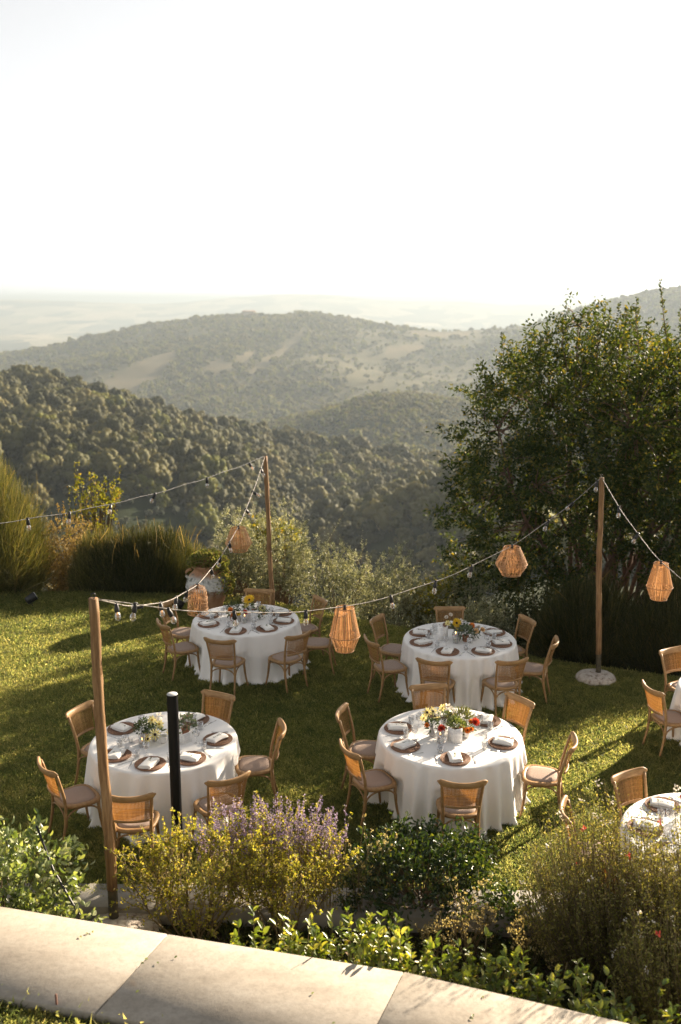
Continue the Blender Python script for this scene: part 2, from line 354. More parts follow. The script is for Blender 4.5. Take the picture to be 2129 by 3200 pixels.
# soil of the bed between the two lines of paving, and the grass bank this side of the path
M_soil = mat('bed_soil', (.04, .03, .02), .95, [(.3, (.022, .016, .011)), (.7, (.07, .052, .035))], 9, 6, bump_s=.8, bump_d=.03, spec=.1)
gx = np.linspace(-12, 12, 160); gy = np.linspace(5.2, 8.9, 34)
GX, GY = np.meshgrid(gx, gy, indexing='ij'); GZ = -.13 + .03 * lawn_n(GX * 3, GY * 3)
ii = np.arange(159)[:, None] * 34 + np.arange(33)[None, :]
obj('bed_soil', mesh_np('bed_soil', np.stack([GX, GY, GZ], -1), np.stack([ii, ii + 34, ii + 35, ii + 1], -1).reshape(-1, 4), M_soil, True), kind='structure')
FAR = .904 * np.array([(-6.2, 8.55), (-4.4, 8.12), (-3.4, 7.90), (-1.45, 7.41), (.5, 6.93), (2.13, 6.35), (3.7, 5.62), (5.2, 4.8)])
NRM = np.array([-.37, -.93]); NEAR = FAR + .904 * NRM * np.array([1.02, 1.02, 1.02, 1.03, 1.0, 1.0, 1.0, 1.0])[:, None]
M_stone = bpy.data.materials.new('travertine'); M_stone.use_nodes = True
t = M_stone.node_tree; p = t.nodes['Principled BSDF']; p.inputs['Roughness'].default_value = .8; p.inputs['Specular IOR Level'].default_value = .2
oi = t.nodes.new('ShaderNodeObjectInfo')
f1 = noise(t, 1.7, 8, .62, vec_scale=(1, 2.4, 1)); f2 = noise(t, 24, 6, .7); f3 = noise(t, 3.1, 9, .75)
c_ = ramp(t, [(.28, (.24, .205, .165)), (.45, (.315, .275, .225)), (.58, (.35, .31, .26)), (.78, (.42, .38, .325))], f1)
c_ = mixc(t, .55, c_, ramp(t, [(.3, (.55, .53, .50)), (.5, (.95, .95, .94)), (.7, (1.25, 1.24, 1.22))], f2), 'MULTIPLY')
c_ = mixc(t, ramp(t, [(.60, (0, 0, 0)), (.72, (.55, .55, .55))], f3), c_, (.15, .125, .10))
c_ = mixc(t, ramp(t, [(.70, (0, 0, 0)), (.78, (.5, .5, .5))], noise(t, 2.2, 3)), c_, (.36, .20, .09))
c_ = mixc(t, math_n(t, 'MULTIPLY', oi.outputs['Random'], .35), c_, (.27, .245, .215))
t.links.new(c_, p.inputs['Base Color']); t.links.new(bump(t, math_n(t, 'ADD', f2, f1), .35, .006), p.inputs['Normal'])
M_stone2 = mat('pale_stone', (.5, .47, .42), .8, [(.2, (.20, .185, .16)), (.5, (.28, .26, .23)), (.85, (.37, .345, .31))], 5, 8, bump_s=.3, bump_d=.006, spec=.25)
def slab(parent, a, b, c, d, z0, z1, m, gap=.0035, name='slab'):
    """four corners in plan -> bevelled slab"""
    q = np.array([a, b, c, d], float); cen = q.mean(0); bev = .007
    def inset(k): v = cen - q; return q + v / np.linalg.norm(v, axis=1, keepdims=True) * k
    r = [(inset(gap + .003), z0), (inset(gap), z1 - bev), (inset(gap + bev), z1)]
    V = np.concatenate([np.c_[k, np.full(4, z)] for k, z in r]); Fq = []
    for i in range(2):
        for k in range(4): Fq.append((i * 4 + k, i * 4 + (k + 1) % 4, i * 4 + 4 + (k + 1) % 4, i * 4 + 4 + k))
    Fq.append((8, 9, 10, 11)); Fq.append((3, 2, 1, 0))
    return obj(name, mesh_np(name, V, np.array(Fq), m), parent)
path = empty('stone_path', (0, 0, 0)); tag(path, kind='structure')
for k in range(len(FAR) - 1):
    dz = (.006, -.004, .002, 0, .003, -.003, .004)[k]
    slab(path, NEAR[k], NEAR[k + 1], FAR[k + 1], FAR[k], .72, .85 + dz, M_stone)
M_conc = mat('path_bedding', (.2, .18, .15), .9, [(.3, (.14, .12, .10)), (.7, (.26, .23, .19))], 14, 5, bump_s=.5)
bd = MB()
for k in range(len(FAR) - 1):
    o_ = NRM * .03
    q = [NEAR[k] - o_, NEAR[k + 1] - o_, FAR[k + 1] + o_, FAR[k] + o_]
    V = [(*p_, z) for z in (-.3, .719) for p_ in q]
    bd.add(V, np.array([(0, 1, 5, 4), (1, 2, 6, 5), (2, 3, 7, 6), (3, 0, 4, 7), (4, 5, 6, 7)]))
bd.build('path_bedding', M_conc, path)
# edging strip at the foot of the lawn
strip = empty('stone_edging', (0, 0, 0)); tag(strip, kind='structure')
sx = [-6.4, -5.2, -4.0, -2.85, -1.72, -.62, .48, 1.12, 2.15, 3.1]
for k in range(len(sx) - 1):
    x0, x1 = sx[k], sx[k + 1]
    yf = lambda x: 8.56 - .03 * x; yn = lambda x: 8.13 - .055 * x
    slab(strip, (x0, yn(x0)), (x1, yn(x1)), (x1, yf(x1)), (x0, yf(x0)), -.30, .045 + (.004, -.003, .002, -.002, .003, 0, -.004, .006, 0)[k], M_stone2, .005)
# near bank of grass
bk = []
bx_ = np.linspace(-14, 14, 90)
for x in bx_:
    yn_ = float(np.interp(x, NEAR[:, 0], NEAR[:, 1])); yy = np.array([yn_ - .03, yn_ - .12, yn_ - .4, yn_ - 1, yn_ - 2, yn_ - 4, -14]); zz = np.array([.62, .72, .77, .79, .8, .8, .8])
    bk.append(np.stack([np.full(7, x), yy, zz], -1))
BV = np.array(bk); ii = np.arange(89)[:, None] * 7 + np.arange(6)[None, :]
obj('grass_bank', mesh_np('grass_bank', BV.reshape(-1, 3), np.stack([ii, ii + 1, ii + 8, ii + 7], -1).reshape(-1, 4), M_lawn, True), kind='structure')

# ------------------------------------------------------------------ lawn grass
M_grass = leaf_mat('grass_blade', [(.0, (.030, .046, .017)), (.45, (.072, .094, .034)), (.8, (.22, .21, .085)), (1, (.40, .33, .17))], .62, .5, .25, (2.75, 2.65, 1.6), objrand=.5)
def grass_tpl(seed, n, h, rad, dry=0.0):
    g = np.random.default_rng(seed); P = np.c_[g.normal(0, rad, (n, 2)), np.zeros(n)]
    d = unit(np.c_[g.normal(0, .38, (n, 2)), np.ones(n)]); hh = h * (.5 + .8 * g.random(n)); s = unit(np.cross(d, rand_dirs(n, g))) * (.0035 + .003 * g.random(n))[:, None]
    bend = np.c_[g.normal(0, .35, (n, 2)) * hh[:, None], -.1 * hh]
    mid = P + d * hh[:, None] * .55; tip = P + d * hh[:, None] + bend
    V = np.stack([P - s, P + s, mid + s * .8, mid - s * .8, tip], 1); off = (np.arange(n) * 5)[:, None]
    me = mesh_np('grass_tuft', V.reshape(-1, 3), [off + np.array([[0, 1, 2, 3]]), off + np.array([[3, 2, 4]])], M_grass, False, {'rnd': np.repeat(np.clip(g.random(n) * (1 - dry) + dry * (.75 + .4 * g.random(n)), 0, 1), 5)})
    return bpy.data.objects.new('grass_tuft', me)
GT = [grass_tpl(k, 26, .052, .045, (0, 0, .15, .5, .75)[k]) for k in range(5)]
n = 170000
gx = rng.uniform(-8.2, 7.2, n); gy = rng.uniform(8.5, 18.6, n)
keep = (gy < lawn_edge(gx) + .25) & (np.abs(gx) < .40 * (gy * .98 + 1.2) + .4) & (rng.random(n) < np.clip(15.5 / gy - .25, .35, 1))
gx, gy = gx[keep], gy[keep]; n = len(gx)
patch = lawn_n(gx / 1.7 + 5, gy / 1.7)
scatter('grass', np.c_[gx, gy, lawn_z(gx, gy) - .004 - np.clip(gy - lawn_edge(gx), 0, 1) * .3], np.c_[rng.normal(0, .12, (n, 2)), rng.random(n) * 6.28], (.7 + .6 * rng.random(n)) * (1 + .3 * patch), np.clip((1.3 - 2.4 * lawn_n(gx / 2.3, gy / 1.5 + 9) + rng.normal(0, .9, n)).astype(int), 0, 4), GT)
n = 9000
gx = rng.uniform(-3.4, -1.0, n); gy = rng.uniform(4.6, 6.3, n); k = gy < np.interp(gx, NEAR[:, 0], NEAR[:, 1]) - .04
gx, gy = gx[k], gy[k]; n = len(gx)
scatter('bank_grass', np.c_[gx, gy, np.full(n, .75)], np.c_[rng.normal(0, .2, (n, 2)), rng.random(n) * 6.28], .8 + .7 * rng.random(n), rng.integers(0, 5, n), GT)
# ------------------------------------------------------------------ the wood across the valley
M_wood_dark = leaf_mat('wood_dark', [(0, (.036, .039, .014)), (.5, (.076, .072, .027)), (1, (.15, .125, .05))], .34, .7, .15, (1.2, 1.1, .6), objrand=.5)
M_wood_mid = leaf_mat('wood_mid', [(0, (.062, .065, .022)), (.5, (.128, .118, .043)), (1, (.22, .18, .07))], .32, .7, .15, (1.2, 1.1, .6), objrand=.5)
M_wood_yel = leaf_mat('wood_yellow', [(0, (.09, .10, .02)), (.5, (.16, .165, .036)), (1, (.25, .21, .055))], .38, .7, .15, (1.2, 1.1, .5), objrand=.4)
M_wood_olive = leaf_mat('wood_olive', [(0, (.055, .066, .045)), (.5, (.10, .11, .075)), (1, (.17, .17, .12))], .3, .7, .15, (1.1, 1.1, .8), objrand=.4)
def crown_tpl(name, seed, m, lumps=27, per=22, flat=.85, leaf=.11, trunk=True):
    g = np.random.default_rng(seed); b = MB()
    # inner mass
    th = np.linspace(0, np.pi, 9)[1:-1]; ph = np.linspace(0, 2 * np.pi, 14, endpoint=False)
    C = []
    for q in range(lumps):
        d = unit(g.normal(size=3) + np.array([0, 0, .35])); C.append((d * np.array([1, 1, flat]) * g.uniform(.50, .80), g.uniform(.19, .36)))
    for c, r in C:
        c = c + np.array([0, 0, flat])
        V = np.array([[np.sin(t_) * np.cos(p_), np.sin(t_) * np.sin(p_), np.cos(t_)] for t_ in np.linspace(.15, 2.9, 5) for p_ in np.linspace(0, 6.28, 7)[:-1]])
        V = c + V * r * .98 * (1 + .17 * g.normal(size=(len(V), 1)))
        i = np.arange(4)[:, None] * 6; k = np.arange(6)[None]; k2 = (k + 1) % 6
        b.add(V, np.stack([i + k, i + 6 + k, i + 6 + k2, i + k2], -1).reshape(-1, 4), g.random() * .5)
        d = rand_dirs(per, g); P = c + d * r * g.uniform(.8, 1.06, (per, 1))
        lv, lf, lr = leaves(P, unit(d + .9 * g.normal(size=(per, 3))), leaf * g.uniform(.6, 1.3, per), leaf * .8, g, 'quad')
        b.add(lv, lf, lr)
    if trunk:
        b.add(*tube([(0, 0, -.6), (.03, .02, .1), (.0, .05, .6)], [.10, .07, .04], 5), 0)
    return b.mesh(name, m, False)
tp = [crown_tpl('oak_a', 1, M_wood_dark), crown_tpl('oak_b', 2, M_wood_dark), crown_tpl('oak_c', 3, M_wood_mid), crown_tpl('oak_d', 4, M_wood_mid, flat=.95), crown_tpl('oak_e', 5, M_wood_yel), crown_tpl('oak_f', 6, M_wood_dark, 32)]
TPL = [bpy.data.objects.new('crown', m_) for m_ in tp]
far_m = [crown_tpl('far_a', 11, M_wood_dark, 9, 12, .7, .24, False), crown_tpl('far_b', 12, M_wood_mid, 9, 12, .7, .24, False), crown_tpl('far_c', 13, M_wood_mid, 8, 12, .8, .24, False), crown_tpl('far_d', 14, M_wood_yel, 8, 12, .8, .24, False)]
FTPL = [bpy.data.objects.new('crown', m_) for m_ in far_m]
# which land the terrace can see (with a margin)
cm_r = np.geomspace(60, 3400, 420); cm_a = np.radians(np.linspace(-26, 26, 261))
CA, CR = np.meshgrid(cm_a, cm_r, indexing='ij'); CE = np.arctan2(terrain_z(CR * np.sin(CA), CR * np.cos(CA)) - CAM_H, CR); CM = np.maximum.accumulate(CE, axis=1)
def seen(x, y, z, h):
    a = np.arctan2(x, y); r = np.hypot(x, y)
    i = np.clip(((a - cm_a[0]) / (cm_a[1] - cm_a[0])).astype(int), 0, 260); j = np.clip(np.searchsorted(cm_r, r) - 2, 0, 419)
    return np.arctan2(z + h + 3 - CAM_H, r) > CM[i, j]
def olive_zone(x, y): a = np.degrees(np.arctan2(x, y)); r = np.hypot(x, y); return (a > -14.8) & (a < -8.3) & (r > 335) & (r < 402)
pts = []
for r0, r1, step in ((230, 1000, 6.6), (1000, 1650, 8.0), (1650, 3350, 13.0)):
    gx = np.arange(-r1 * .45, r1 * .45, step); gy = np.arange(r0 * .85, r1, step); X, Y = np.meshgrid(gx, gy); X = X.ravel() + rng.uniform(-.5, .5, X.size) * step; Y = Y.ravel() + rng.uniform(-.5, .5, Y.size) * step
    r = np.hypot(X, Y); a = np.degrees(np.arctan2(X, Y)); k = (r > r0) & (r < r1) & (np.abs(a) < 22.5)
    X, Y, r = X[k], Y[k], r[k]; z = terrain_z(X, Y); h = np.where(r < 1000, 4.8, np.where(r < 1650, 5.6, 7.8)) * np.clip(np.exp(rng.normal(-.18, .36, len(X))), .35, 1.65) * (1 + .25 * nz2(X / 25, Y / 25))
    k = seen(X, Y, z, 2 * h) & ~olive_zone(X, Y) & (field_mask(X, Y) < .15)
    if r0 < 900: k &= (nz3(X / 17 + 3, Y / 17) > -.42) | (rng.random(len(X)) < .35)
    if r0 > 1600: k &= rng.random(len(X)) < np.clip(.92 + 1.2 * nz1(X / 110, Y / 150), .14, 1)
    pts.append(np.c_[X, Y, z, h, r][k])
near = pts[0]; mid = np.concatenate(pts[1:])
sp = nz3(near[:, 0] / 30, near[:, 1] / 30); sel = rng.random(len(near))
kind = np.where(sel + .5 * sp < .45, 0, np.where(sel + .5 * sp < .9, 2, np.where(sel < .93, 5, 4)))
kind = np.where((kind == 0) & (rng.random(len(near)) < .5), 1, np.where((kind == 2) & (rng.random(len(near)) < .5), 3, kind))
# the nearest crowns in view stand as single trees
appar = near[:, 3] / near[:, 4]; az_n = np.degrees(np.arctan2(near[:, 0], near[:, 1])); el_n = np.degrees(np.arctan2(near[:, 2] + near[:, 3] - CAM_H, near[:, 4]))
vis = (az_n > -18.7) & (az_n < 6.0) & (el_n > -15.5) & seen(near[:, 0], near[:, 1], near[:, 2], near[:, 3] - 3)
order = np.argsort(-(appar * vis)); single = order[:290]
LBL = {0: ('oak_tree', 'dark evergreen oak with a lumpy crown in the wood across the valley'), 1: ('oak_tree', 'dark evergreen oak with a lumpy crown in the wood across the valley'), 5: ('oak_tree', 'dark evergreen oak with a lumpy crown in the wood across the valley'),
       2: ('broadleaf_tree', 'olive brown broadleaf tree among the dark oaks across the valley'), 3: ('broadleaf_tree', 'olive brown broadleaf tree among the dark oaks across the valley'), 4: ('yellowing_tree', 'yellow green turning tree standing out in the wood across the valley')}
for q in single:
    x, y, z, h, r = near[q]; kd = int(kind[q]); nm, lb = LBL[kd]
    o = obj(nm, tp[kd], label=lb, cat='tree', group={'oak_tree': 'evergreen oaks across the valley', 'broadleaf_tree': 'broadleaf trees across the valley', 'yellowing_tree': 'yellowing trees across the valley'}[nm])
    o.location = (x, y, z - .15 * h); s_ = h * rng.uniform(.9, 1.1); o.scale = (s_, s_, h); o.rotation_euler = (0, 0, rng.random() * 6.28)
rest = np.ones(len(near), bool); rest[single] = False; q = near[rest]; n = len(q)
scatter('wood', np.c_[q[:, :2], q[:, 2] - .15 * q[:, 3]], np.c_[rng.normal(0, .08, (n, 2)), rng.random(n) * 6.28], np.c_[q[:, 3] * rng.uniform(.9, 1.15, n), q[:, 3] * rng.uniform(.9, 1.15, n), q[:, 3]], kind[rest], TPL)
n = len(mid)
scatter('far_wood', np.c_[mid[:, :2], mid[:, 2] - .3 * mid[:, 3]], np.c_[rng.normal(0, .08, (n, 2)), rng.random(n) * 6.28], np.c_[mid[:, 3] * 1.05, mid[:, 3] * 1.05, mid[:, 3] * .85], rng.choice(4, n, p=[.38, .3, .22, .10]), FTPL)
# olive grove on the terrace below the oaks
om = crown_tpl('olive_tree', 21, M_wood_olive, 12, 40, .85, .16)
for az_ in np.arange(-14.3, -8.4, .95):
    for r_ in (342, 355, 369, 384, 397):
        a_ = R(az_ + rng.normal(0, .16)); q_ = r_ + rng.normal(0, 2.5); x, y = q_ * math.sin(a_), q_ * math.cos(a_); h = rng.uniform(1.7, 2.6)
        o = obj('olive_tree', om, label='small grey green olive tree in the grove below the wood', cat='tree', group='olive grove across the valley'); o.location = (x, y, float(terrain_z(x, y)) + .2); o.scale = (h, h, h); o.rotation_euler = (0, 0, rng.random() * 6.28)
print('forest', len(near), len(mid))
# ------------------------------------------------------------------ plants round the lawn
def ground(x, y):
    d = y - float(lawn_edge(x))
    if y < 8.45: return -.13
    if d <= 0: return float(lawn_z(x, y))
    return float(np.interp(d, [0, .25, .6, 1.1, 1.8], [0, -.06, -.3, -.8, -1.8])) if d < 1.8 else float(terrain_z(x, y))
M_bark = mat('bark', (.09, .065, .045), .85, [(.3, (.05, .036, .025)), (.7, (.15, .105, .07))], 14, 5, vec=(3, 3, .6), bump_s=.6, bump_d=.01, spec=.15)
M_twig = mat('twig', (.16, .11, .07), .8, [(.3, (.10, .07, .045)), (.7, (.24, .165, .10))], 20, 3, spec=.2)
M_tree = leaf_mat('tree_leaf', [(0, (.018, .032, .011)), (.5, (.038, .06, .017)), (.85, (.08, .098, .026)), (1, (.22, .17, .04))], .46, .6, .22, (1.5, 1.35, .35))
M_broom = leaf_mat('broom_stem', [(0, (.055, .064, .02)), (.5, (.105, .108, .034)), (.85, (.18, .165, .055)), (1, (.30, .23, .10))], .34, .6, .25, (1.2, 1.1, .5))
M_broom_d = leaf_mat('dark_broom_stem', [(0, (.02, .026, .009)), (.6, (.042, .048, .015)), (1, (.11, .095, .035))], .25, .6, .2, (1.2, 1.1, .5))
M_straw = leaf_mat('straw_leaf', [(0, (.17, .12, .045)), (.5, (.28, .20, .075)), (1, (.38, .28, .11))], .4, .7, .15, (1.1, 1.0, .6))
M_yleaf = leaf_mat('yellow_leaf', [(0, (.10, .12, .018)), (.5, (.18, .19, .028)), (.85, (.27, .25, .045)), (1, (.30, .19, .05))], .5, .5, .3, (1.3, 1.15, .4))
M_silver = leaf_mat('silver_leaf', [(0, (.12, .135, .075)), (.5, (.27, .28, .17)), (.85, (.42, .41, .27)), (1, (.52, .49, .35))], .4, .45, .4, (1.15, 1.1, .7))
M_green = leaf_mat('shrub_leaf', [(0, (.025, .04, .012)), (.5, (.05, .07, .02)), (1, (.12, .11, .03))], .4, .45, .4, (1.4, 1.25, .4))
def ribbons(P, Wd, g):
    """flat strands: P (N,m,3), Wd (N,m)"""
    N, m, _ = P.shape; T = np.gradient(P, axis=1); S = unit(np.cross(T, rand_dirs(N, g)[:, None, :])) * Wd[..., None]
    V = np.stack([P - S, P + S], 2).reshape(-1, 3); b = (np.arange(N) * m * 2)[:, None] + (np.arange(m - 1) * 2)[None]
    return V, [np.stack([b, b + 1, b + 3, b + 2], -1).reshape(-1, 4)], np.repeat(g.random(N), m * 2)
def curve(A, B, sag, m=5, g=None, jit=0):
    t_ = np.linspace(0, 1, m)[None, :, None]; P = A[:, None] * (1 - t_) + B[:, None] * t_ + np.asarray(sag)[:, None] * (4 * t_ * (1 - t_))
    if jit: P = P + (g or rng).normal(0, jit, P.shape) * np.minimum(t_ * 3, 1)
    return P
def broom(label, x, y, rx, ry, h, n, m, seed, lean=.35, group=None, name='broom_shrub', width=.0055, z=None, wisps=20):
    """fan of thin upright stems from a narrow foot"""
    g = np.random.default_rng(seed); z0 = (ground(x, y) if z is None else z) - .05
    e = empty(name, (x, y, z0)); tag(e, label, 'shrub', group)
    a = g.random(n) * 6.28; q = np.sqrt(g.random(n)); lump = 1 + .16 * np.sin(a * 3 + seed) + .10 * np.sin(a * 7 + 2 * seed)
    foot = np.c_[np.cos(a) * q * rx * .45, np.sin(a) * q * ry * .45, g.random(n) * h * .12 * (1 - q)]
    top = h * np.sqrt(np.clip(1 - (q * .94) ** 2.6, .02, 1)) * g.uniform(.72, 1.03, n) * (1 + .07 * np.sin(a * 4 + q * 7))
    tip = np.c_[np.cos(a) * q * rx * lump, np.sin(a) * q * ry * lump, np.maximum(top, .12)]
    sag = np.c_[np.cos(a), np.sin(a), np.zeros(n)] * (q * lean * .35 * h)[:, None] * g.uniform(-.3, .5, (n, 1))
    P = curve(foot, tip, sag, 6, g, .018 * h); W = np.linspace(1.15, .45, 6)[None] * width * g.uniform(.7, 1.3, (n, 1))
    b = MB(); b.add(*ribbons(P, W, g))
    # side sprays in the upper half
    k = n * 2; src = g.integers(0, n, k); t_ = g.uniform(.35, .9, k); base = P[src, np.clip((t_ * 5).astype(int), 0, 4)]
    d = unit(P[src, 5] - P[src, 3]) + .45 * g.normal(size=(k, 3)); d[:, 2] = np.abs(d[:, 2]) * .8 + .25; L_ = h * g.uniform(.08, .22, k)
    B2 = base + unit(d) * L_[:, None]
    P2 = curve(base, B2, g.normal(0, .02 * h, (k, 3)), 4); b.add(*ribbons(P2, np.linspace(.9, .35, 4)[None] * width * np.ones((k, 1)), g))
    b.build('stems', m, e)
    if wisps:
        a = g.random(wisps) * 6.28; q = np.sqrt(g.random(wisps)) * .85; A = np.c_[np.cos(a) * q * rx, np.sin(a) * q * ry, h * (1 - .3 * q * q) * .85]; B_ = A + np.c_[g.normal(0, .16, (wisps, 2)), g.uniform(.25, .55, wisps)]
        w_ = MB(); w_.add(*ribbons(curve(A, B_, g.normal(0, .03, (wisps, 3)), 4), np.full((wisps, 4), width * .8), g)); w_.build('dry_wisps', M_straw, e)
    t2 = MB()
    for _ in range(7):
        aa = g.random() * 6.28; t2.add(*tube([(0, 0, -.3), (.1 * rx * math.cos(aa), .1 * ry * math.sin(aa), h * .12), (.4 * rx * math.cos(aa), .4 * ry * math.sin(aa), h * .4)], [.03, .022, .012], 5))
    t2.build('trunk', M_bark, e, True)
    return e
def sample_crown(n, g, rad, shell=.55, flat_bottom=True, power=2.4, lumps=7, lump=.22):
    """points through a lumpy superellipsoid; returns positions and outward directions"""
    d = rand_dirs(n * 2, g)
    if flat_bottom: d = d[(d[:, 2] > -.55)]
    d = d[:n] if len(d) >= n else np.concatenate([d, d])[:n]
    k = (np.abs(d) ** power).sum(1) ** (-1 / power)
    L = rand_dirs(lumps, g); bumps = 1 - lump + lump * 1.5 * np.max(np.clip(d @ L.T, 0, 1) ** 6 * g.uniform(.6, 1, lumps)[None], axis=1)
    q = 1 - (1 - shell) * g.random(n) ** 1.3 * 1.0
    q = np.clip(q, .1, 1.05)
    return d * (k * bumps * q)[:, None] * np.asarray(rad), d
def shrub(name, label, x, y, rad, n, L, W, m, seed, cat='shrub', group=None, z=None, zc=None, shape='oval', per=14, shell=.5, spikes=0, spike_h=.4, stem=M_twig, nst=26, up=.3, droop=.1, lump=.25, power=2.3, spread=1.0, stem_r=.012):
    g = np.random.default_rng(seed); z0 = ground(x, y) if z is None else z
    e = empty(name, (x, y, z0)); tag(e, label, cat, group); zc = rad[2] * .8 if zc is None else zc
    nc = max(8, n // per); C, D_ = sample_crown(nc, g, rad, shell, lump=lump, power=power); C = C + np.array([0, 0, zc]); C[:, 2] = np.maximum(C[:, 2], .06)
    tw = unit(D_ + np.array([0, 0, up]) + .5 * g.normal(size=(nc, 3))); tl = L * g.uniform(2.0, 4.0, nc) * spread
    i = np.repeat(np.arange(nc), per); f = g.random(len(i)); P = C[i] + tw[i] * (tl[i] * (f - .4))[:, None] + g.normal(0, L * .35, (len(i), 3))
    b = MB(); V, F_, r_ = leaves(P, tw[i] * .6 + g.normal(0, .75, (len(i), 3)) + np.array([0, 0, up * .6]), L * g.uniform(.6, 1.25, len(i)), W * g.uniform(.7, 1.2, len(i)), g, shape, droop)
    b.add(V, F_, r_)
    if spikes:
        S0, Sd = sample_crown(spikes, g, rad, .92, lump=lump, power=power); S0 = S0 + np.array([0, 0, zc]); k = S0[:, 2] > zc * .8; S0 = S0[k]; ns = len(S0)
        if ns:
            sd = unit(np.c_[g.normal(0, .22, (ns, 2)), np.ones(ns)]); sl = spike_h * g.uniform(.4, 1.1, ns); nl = 22
            i = np.repeat(np.arange(ns), nl); f = g.random(len(i)); P = S0[i] + sd[i] * (sl[i] * f)[:, None]
            V, F_, r_ = leaves(P, sd[i] * .8 + .8 * rand_dirs(len(i), g), L * (1.1 - .5 * f), W * (1.1 - .4 * f), g, shape, droop); b.add(V, F_, r_)
            sb = MB(); sb.add(*tubes(curve(S0 - sd * .1, S0 + sd * sl[:, None], np.zeros((ns, 3)), 3), np.array([.004, .003, .0015])[None] * (stem_r / .012), 3)); sb.build('shoots', stem, e)
    b.build('foliage', m, e)
    # woody stems to the clusters
    k = g.choice(nc, min(nst * 3, nc), replace=False); A = np.c_[g.normal(0, rad[0] * .08, (len(k), 2)), np.full(len(k), -.08)]
    mid = C[k] * np.array([.55, .55, .6]); P = np.stack([A, A * .5 + mid * .5 + g.normal(0, .04, A.shape), mid, C[k]], 1)
    sb = MB(); sb.add(*tubes(P, np.array([1, .7, .5, .22])[None] * stem_r, 5)); sb.build('stems', stem, e, True)
    return e

# --- the big tree beyond the corner of the lawn
def big_tree():
    g = np.random.default_rng(42); bx, by = 5.7, 19.9; z0 = ground(bx, by)
    e = empty('tree', (bx, by, z0)); tag(e, 'large bushy dark green tree with upright shoots beyond the corner of the lawn', 'tree')
    cz = 1.55 - z0; rad = np.array([3.95, 3.8, 3.5])
    fork = np.array([-.35, -.5, 1.7])
    nc = 2200; C, Dn = sample_crown(nc, g, rad, .42, True, 2.7, 22, .26); C[:, 2] += cz
    # an open window low down on the terrace side, where the limbs show
    wv = (np.abs(C[:, 0] + .15) < .95 * g.uniform(.6, 1.2, nc)) & (C[:, 1] < -.3) & (C[:, 2] < cz + .1) & (C[:, 2] > cz - 1.6) & (g.random(nc) < .62)
    u_ = (C[:, 0] - C[:, 1]) / 1.414; wv |= (u_ < -1.2) & (C[:, 1] > -.4) & (C[:, 2] < cz + 1.7) & (g.random(nc) < .94)  # crown also thinned at the back left so sun reaches the olive bushes
    C, Dn = C[~wv], Dn[~wv]; nc = len(C)
    # limbs
    wd = MB(); limbs = []
    stems = [(-.15, -.1), (.25, .1), (-.4, .25), (.05, -.35), (.45, -.15), (-.1, .45)]
    for k, (sx_, sy_) in enumerate(stems):
        top = fork + np.array([sx_ * 1.2, sy_ * 1.2, g.uniform(-.3, .4)])
        wd.add(*tube([(sx_ * .35, sy_ * .35, -.4), (sx_ * .6 - .1, sy_ * .6 - .2, .8), top], [.13, .10, .08], 7))
        for j in range(6):
            tgt = C[g.integers(nc)] * np.array([.8, .8, 1]); tgt = np.array([tgt[0], tgt[1], max(tgt[2], fork[2] + .8)]); mid = top * .5 + tgt * .5 + g.normal(0, .22, 3) + np.array([0, 0, .25])
            P = np.array([top, top * .7 + mid * .3 + g.normal(0, .08, 3), mid, mid * .45 + tgt * .55 + g.normal(0, .12, 3), tgt]); limbs.append(P)
            wd.add(*tube(P, [.065, .052, .038, .026, .012], 6))
    L_ = np.concatenate(limbs); ksel = g.choice(nc, 520, replace=False); q = C[ksel]; dd = np.linalg.norm(q[:, None] - L_[None], axis=2); nb = L_[dd.argmin(1)]
    wd.add(*tubes(curve(nb, q, g.normal(0, .12, q.shape), 4), np.array([.016, .012, .008, .004])[None], 4))
    wd.build('trunk', mat('reddish_bark', (.12, .075, .05), .8, [(.3, (.07, .043, .03)), (.7, (.20, .12, .08))], 12, 4, spec=.2), e, True)
    per = 82; tw = unit(Dn + .6 * g.normal(size=(nc, 3)) + np.array([0, 0, .25])); i = np.repeat(np.arange(nc), per); f = g.random(len(i))
    P = C[i] + tw[i] * ((f - .35) * .62)[:, None] + g.normal(0, .062, (len(i), 3)); b = MB()
    b.add(*leaves(P, tw[i] * .5 + .8 * rand_dirs(len(i), g) + np.array([0, 0, -.25]), .095 * g.uniform(.6, 1.25, len(i)), .040 * g.uniform(.7, 1.2, len(i)), g, 'quad', .12))
    # upright shoots along the top
    sh = MB(); ns = 46
    for k in range(ns):
        a = g.random() * 6.28; q = math.sqrt(g.random()) * .93; base = np.array([math.cos(a) * q * 3.3, math.sin(a) * q * 3.3, cz + 3.45 * (1 - q ** 4) ** .4 - .45]); hgt = g.uniform(.5, 1.15)
        if k in (0, 1, 2): base = np.array([(.55, .25, 2.1)[k], (-2.0, -1.7, -1.9)[k], cz + 3.05]); hgt = (1.75, 1.35, 1.15)[k]
        if k in (3, 4, 5, 6): base = np.array([(-2.1, -1.55, -1.1, -2.7)[k - 3], (-1.8, -1.6, -1.9, -1.2)[k - 3], cz + (2.3, 2.75, 2.9, 1.3)[k - 3]]); hgt = (1.1, .9, .85, .8)[k - 3]
        d = unit(np.array([g.normal(0, .1), g.normal(0, .1), 1])); sh.add(*tube([base, base + d * hgt * .5 + g.normal(0, .03, 3), base + d * hgt], [.012, .008, .003], 4))
        nl = int(85 * hgt); f = g.random(nl) ** .85; b.add(*leaves(base + d * (f * hgt)[:, None], unit(rand_dirs(nl, g) * np.array([1, 1, .5]) + d * .55), .095 * (1.15 - .55 * f), .032, g, 'quad', .15))
    b.build('crown', M_tree, e); sh.build('shoots', M_bark, e)
    return e
big_tree()
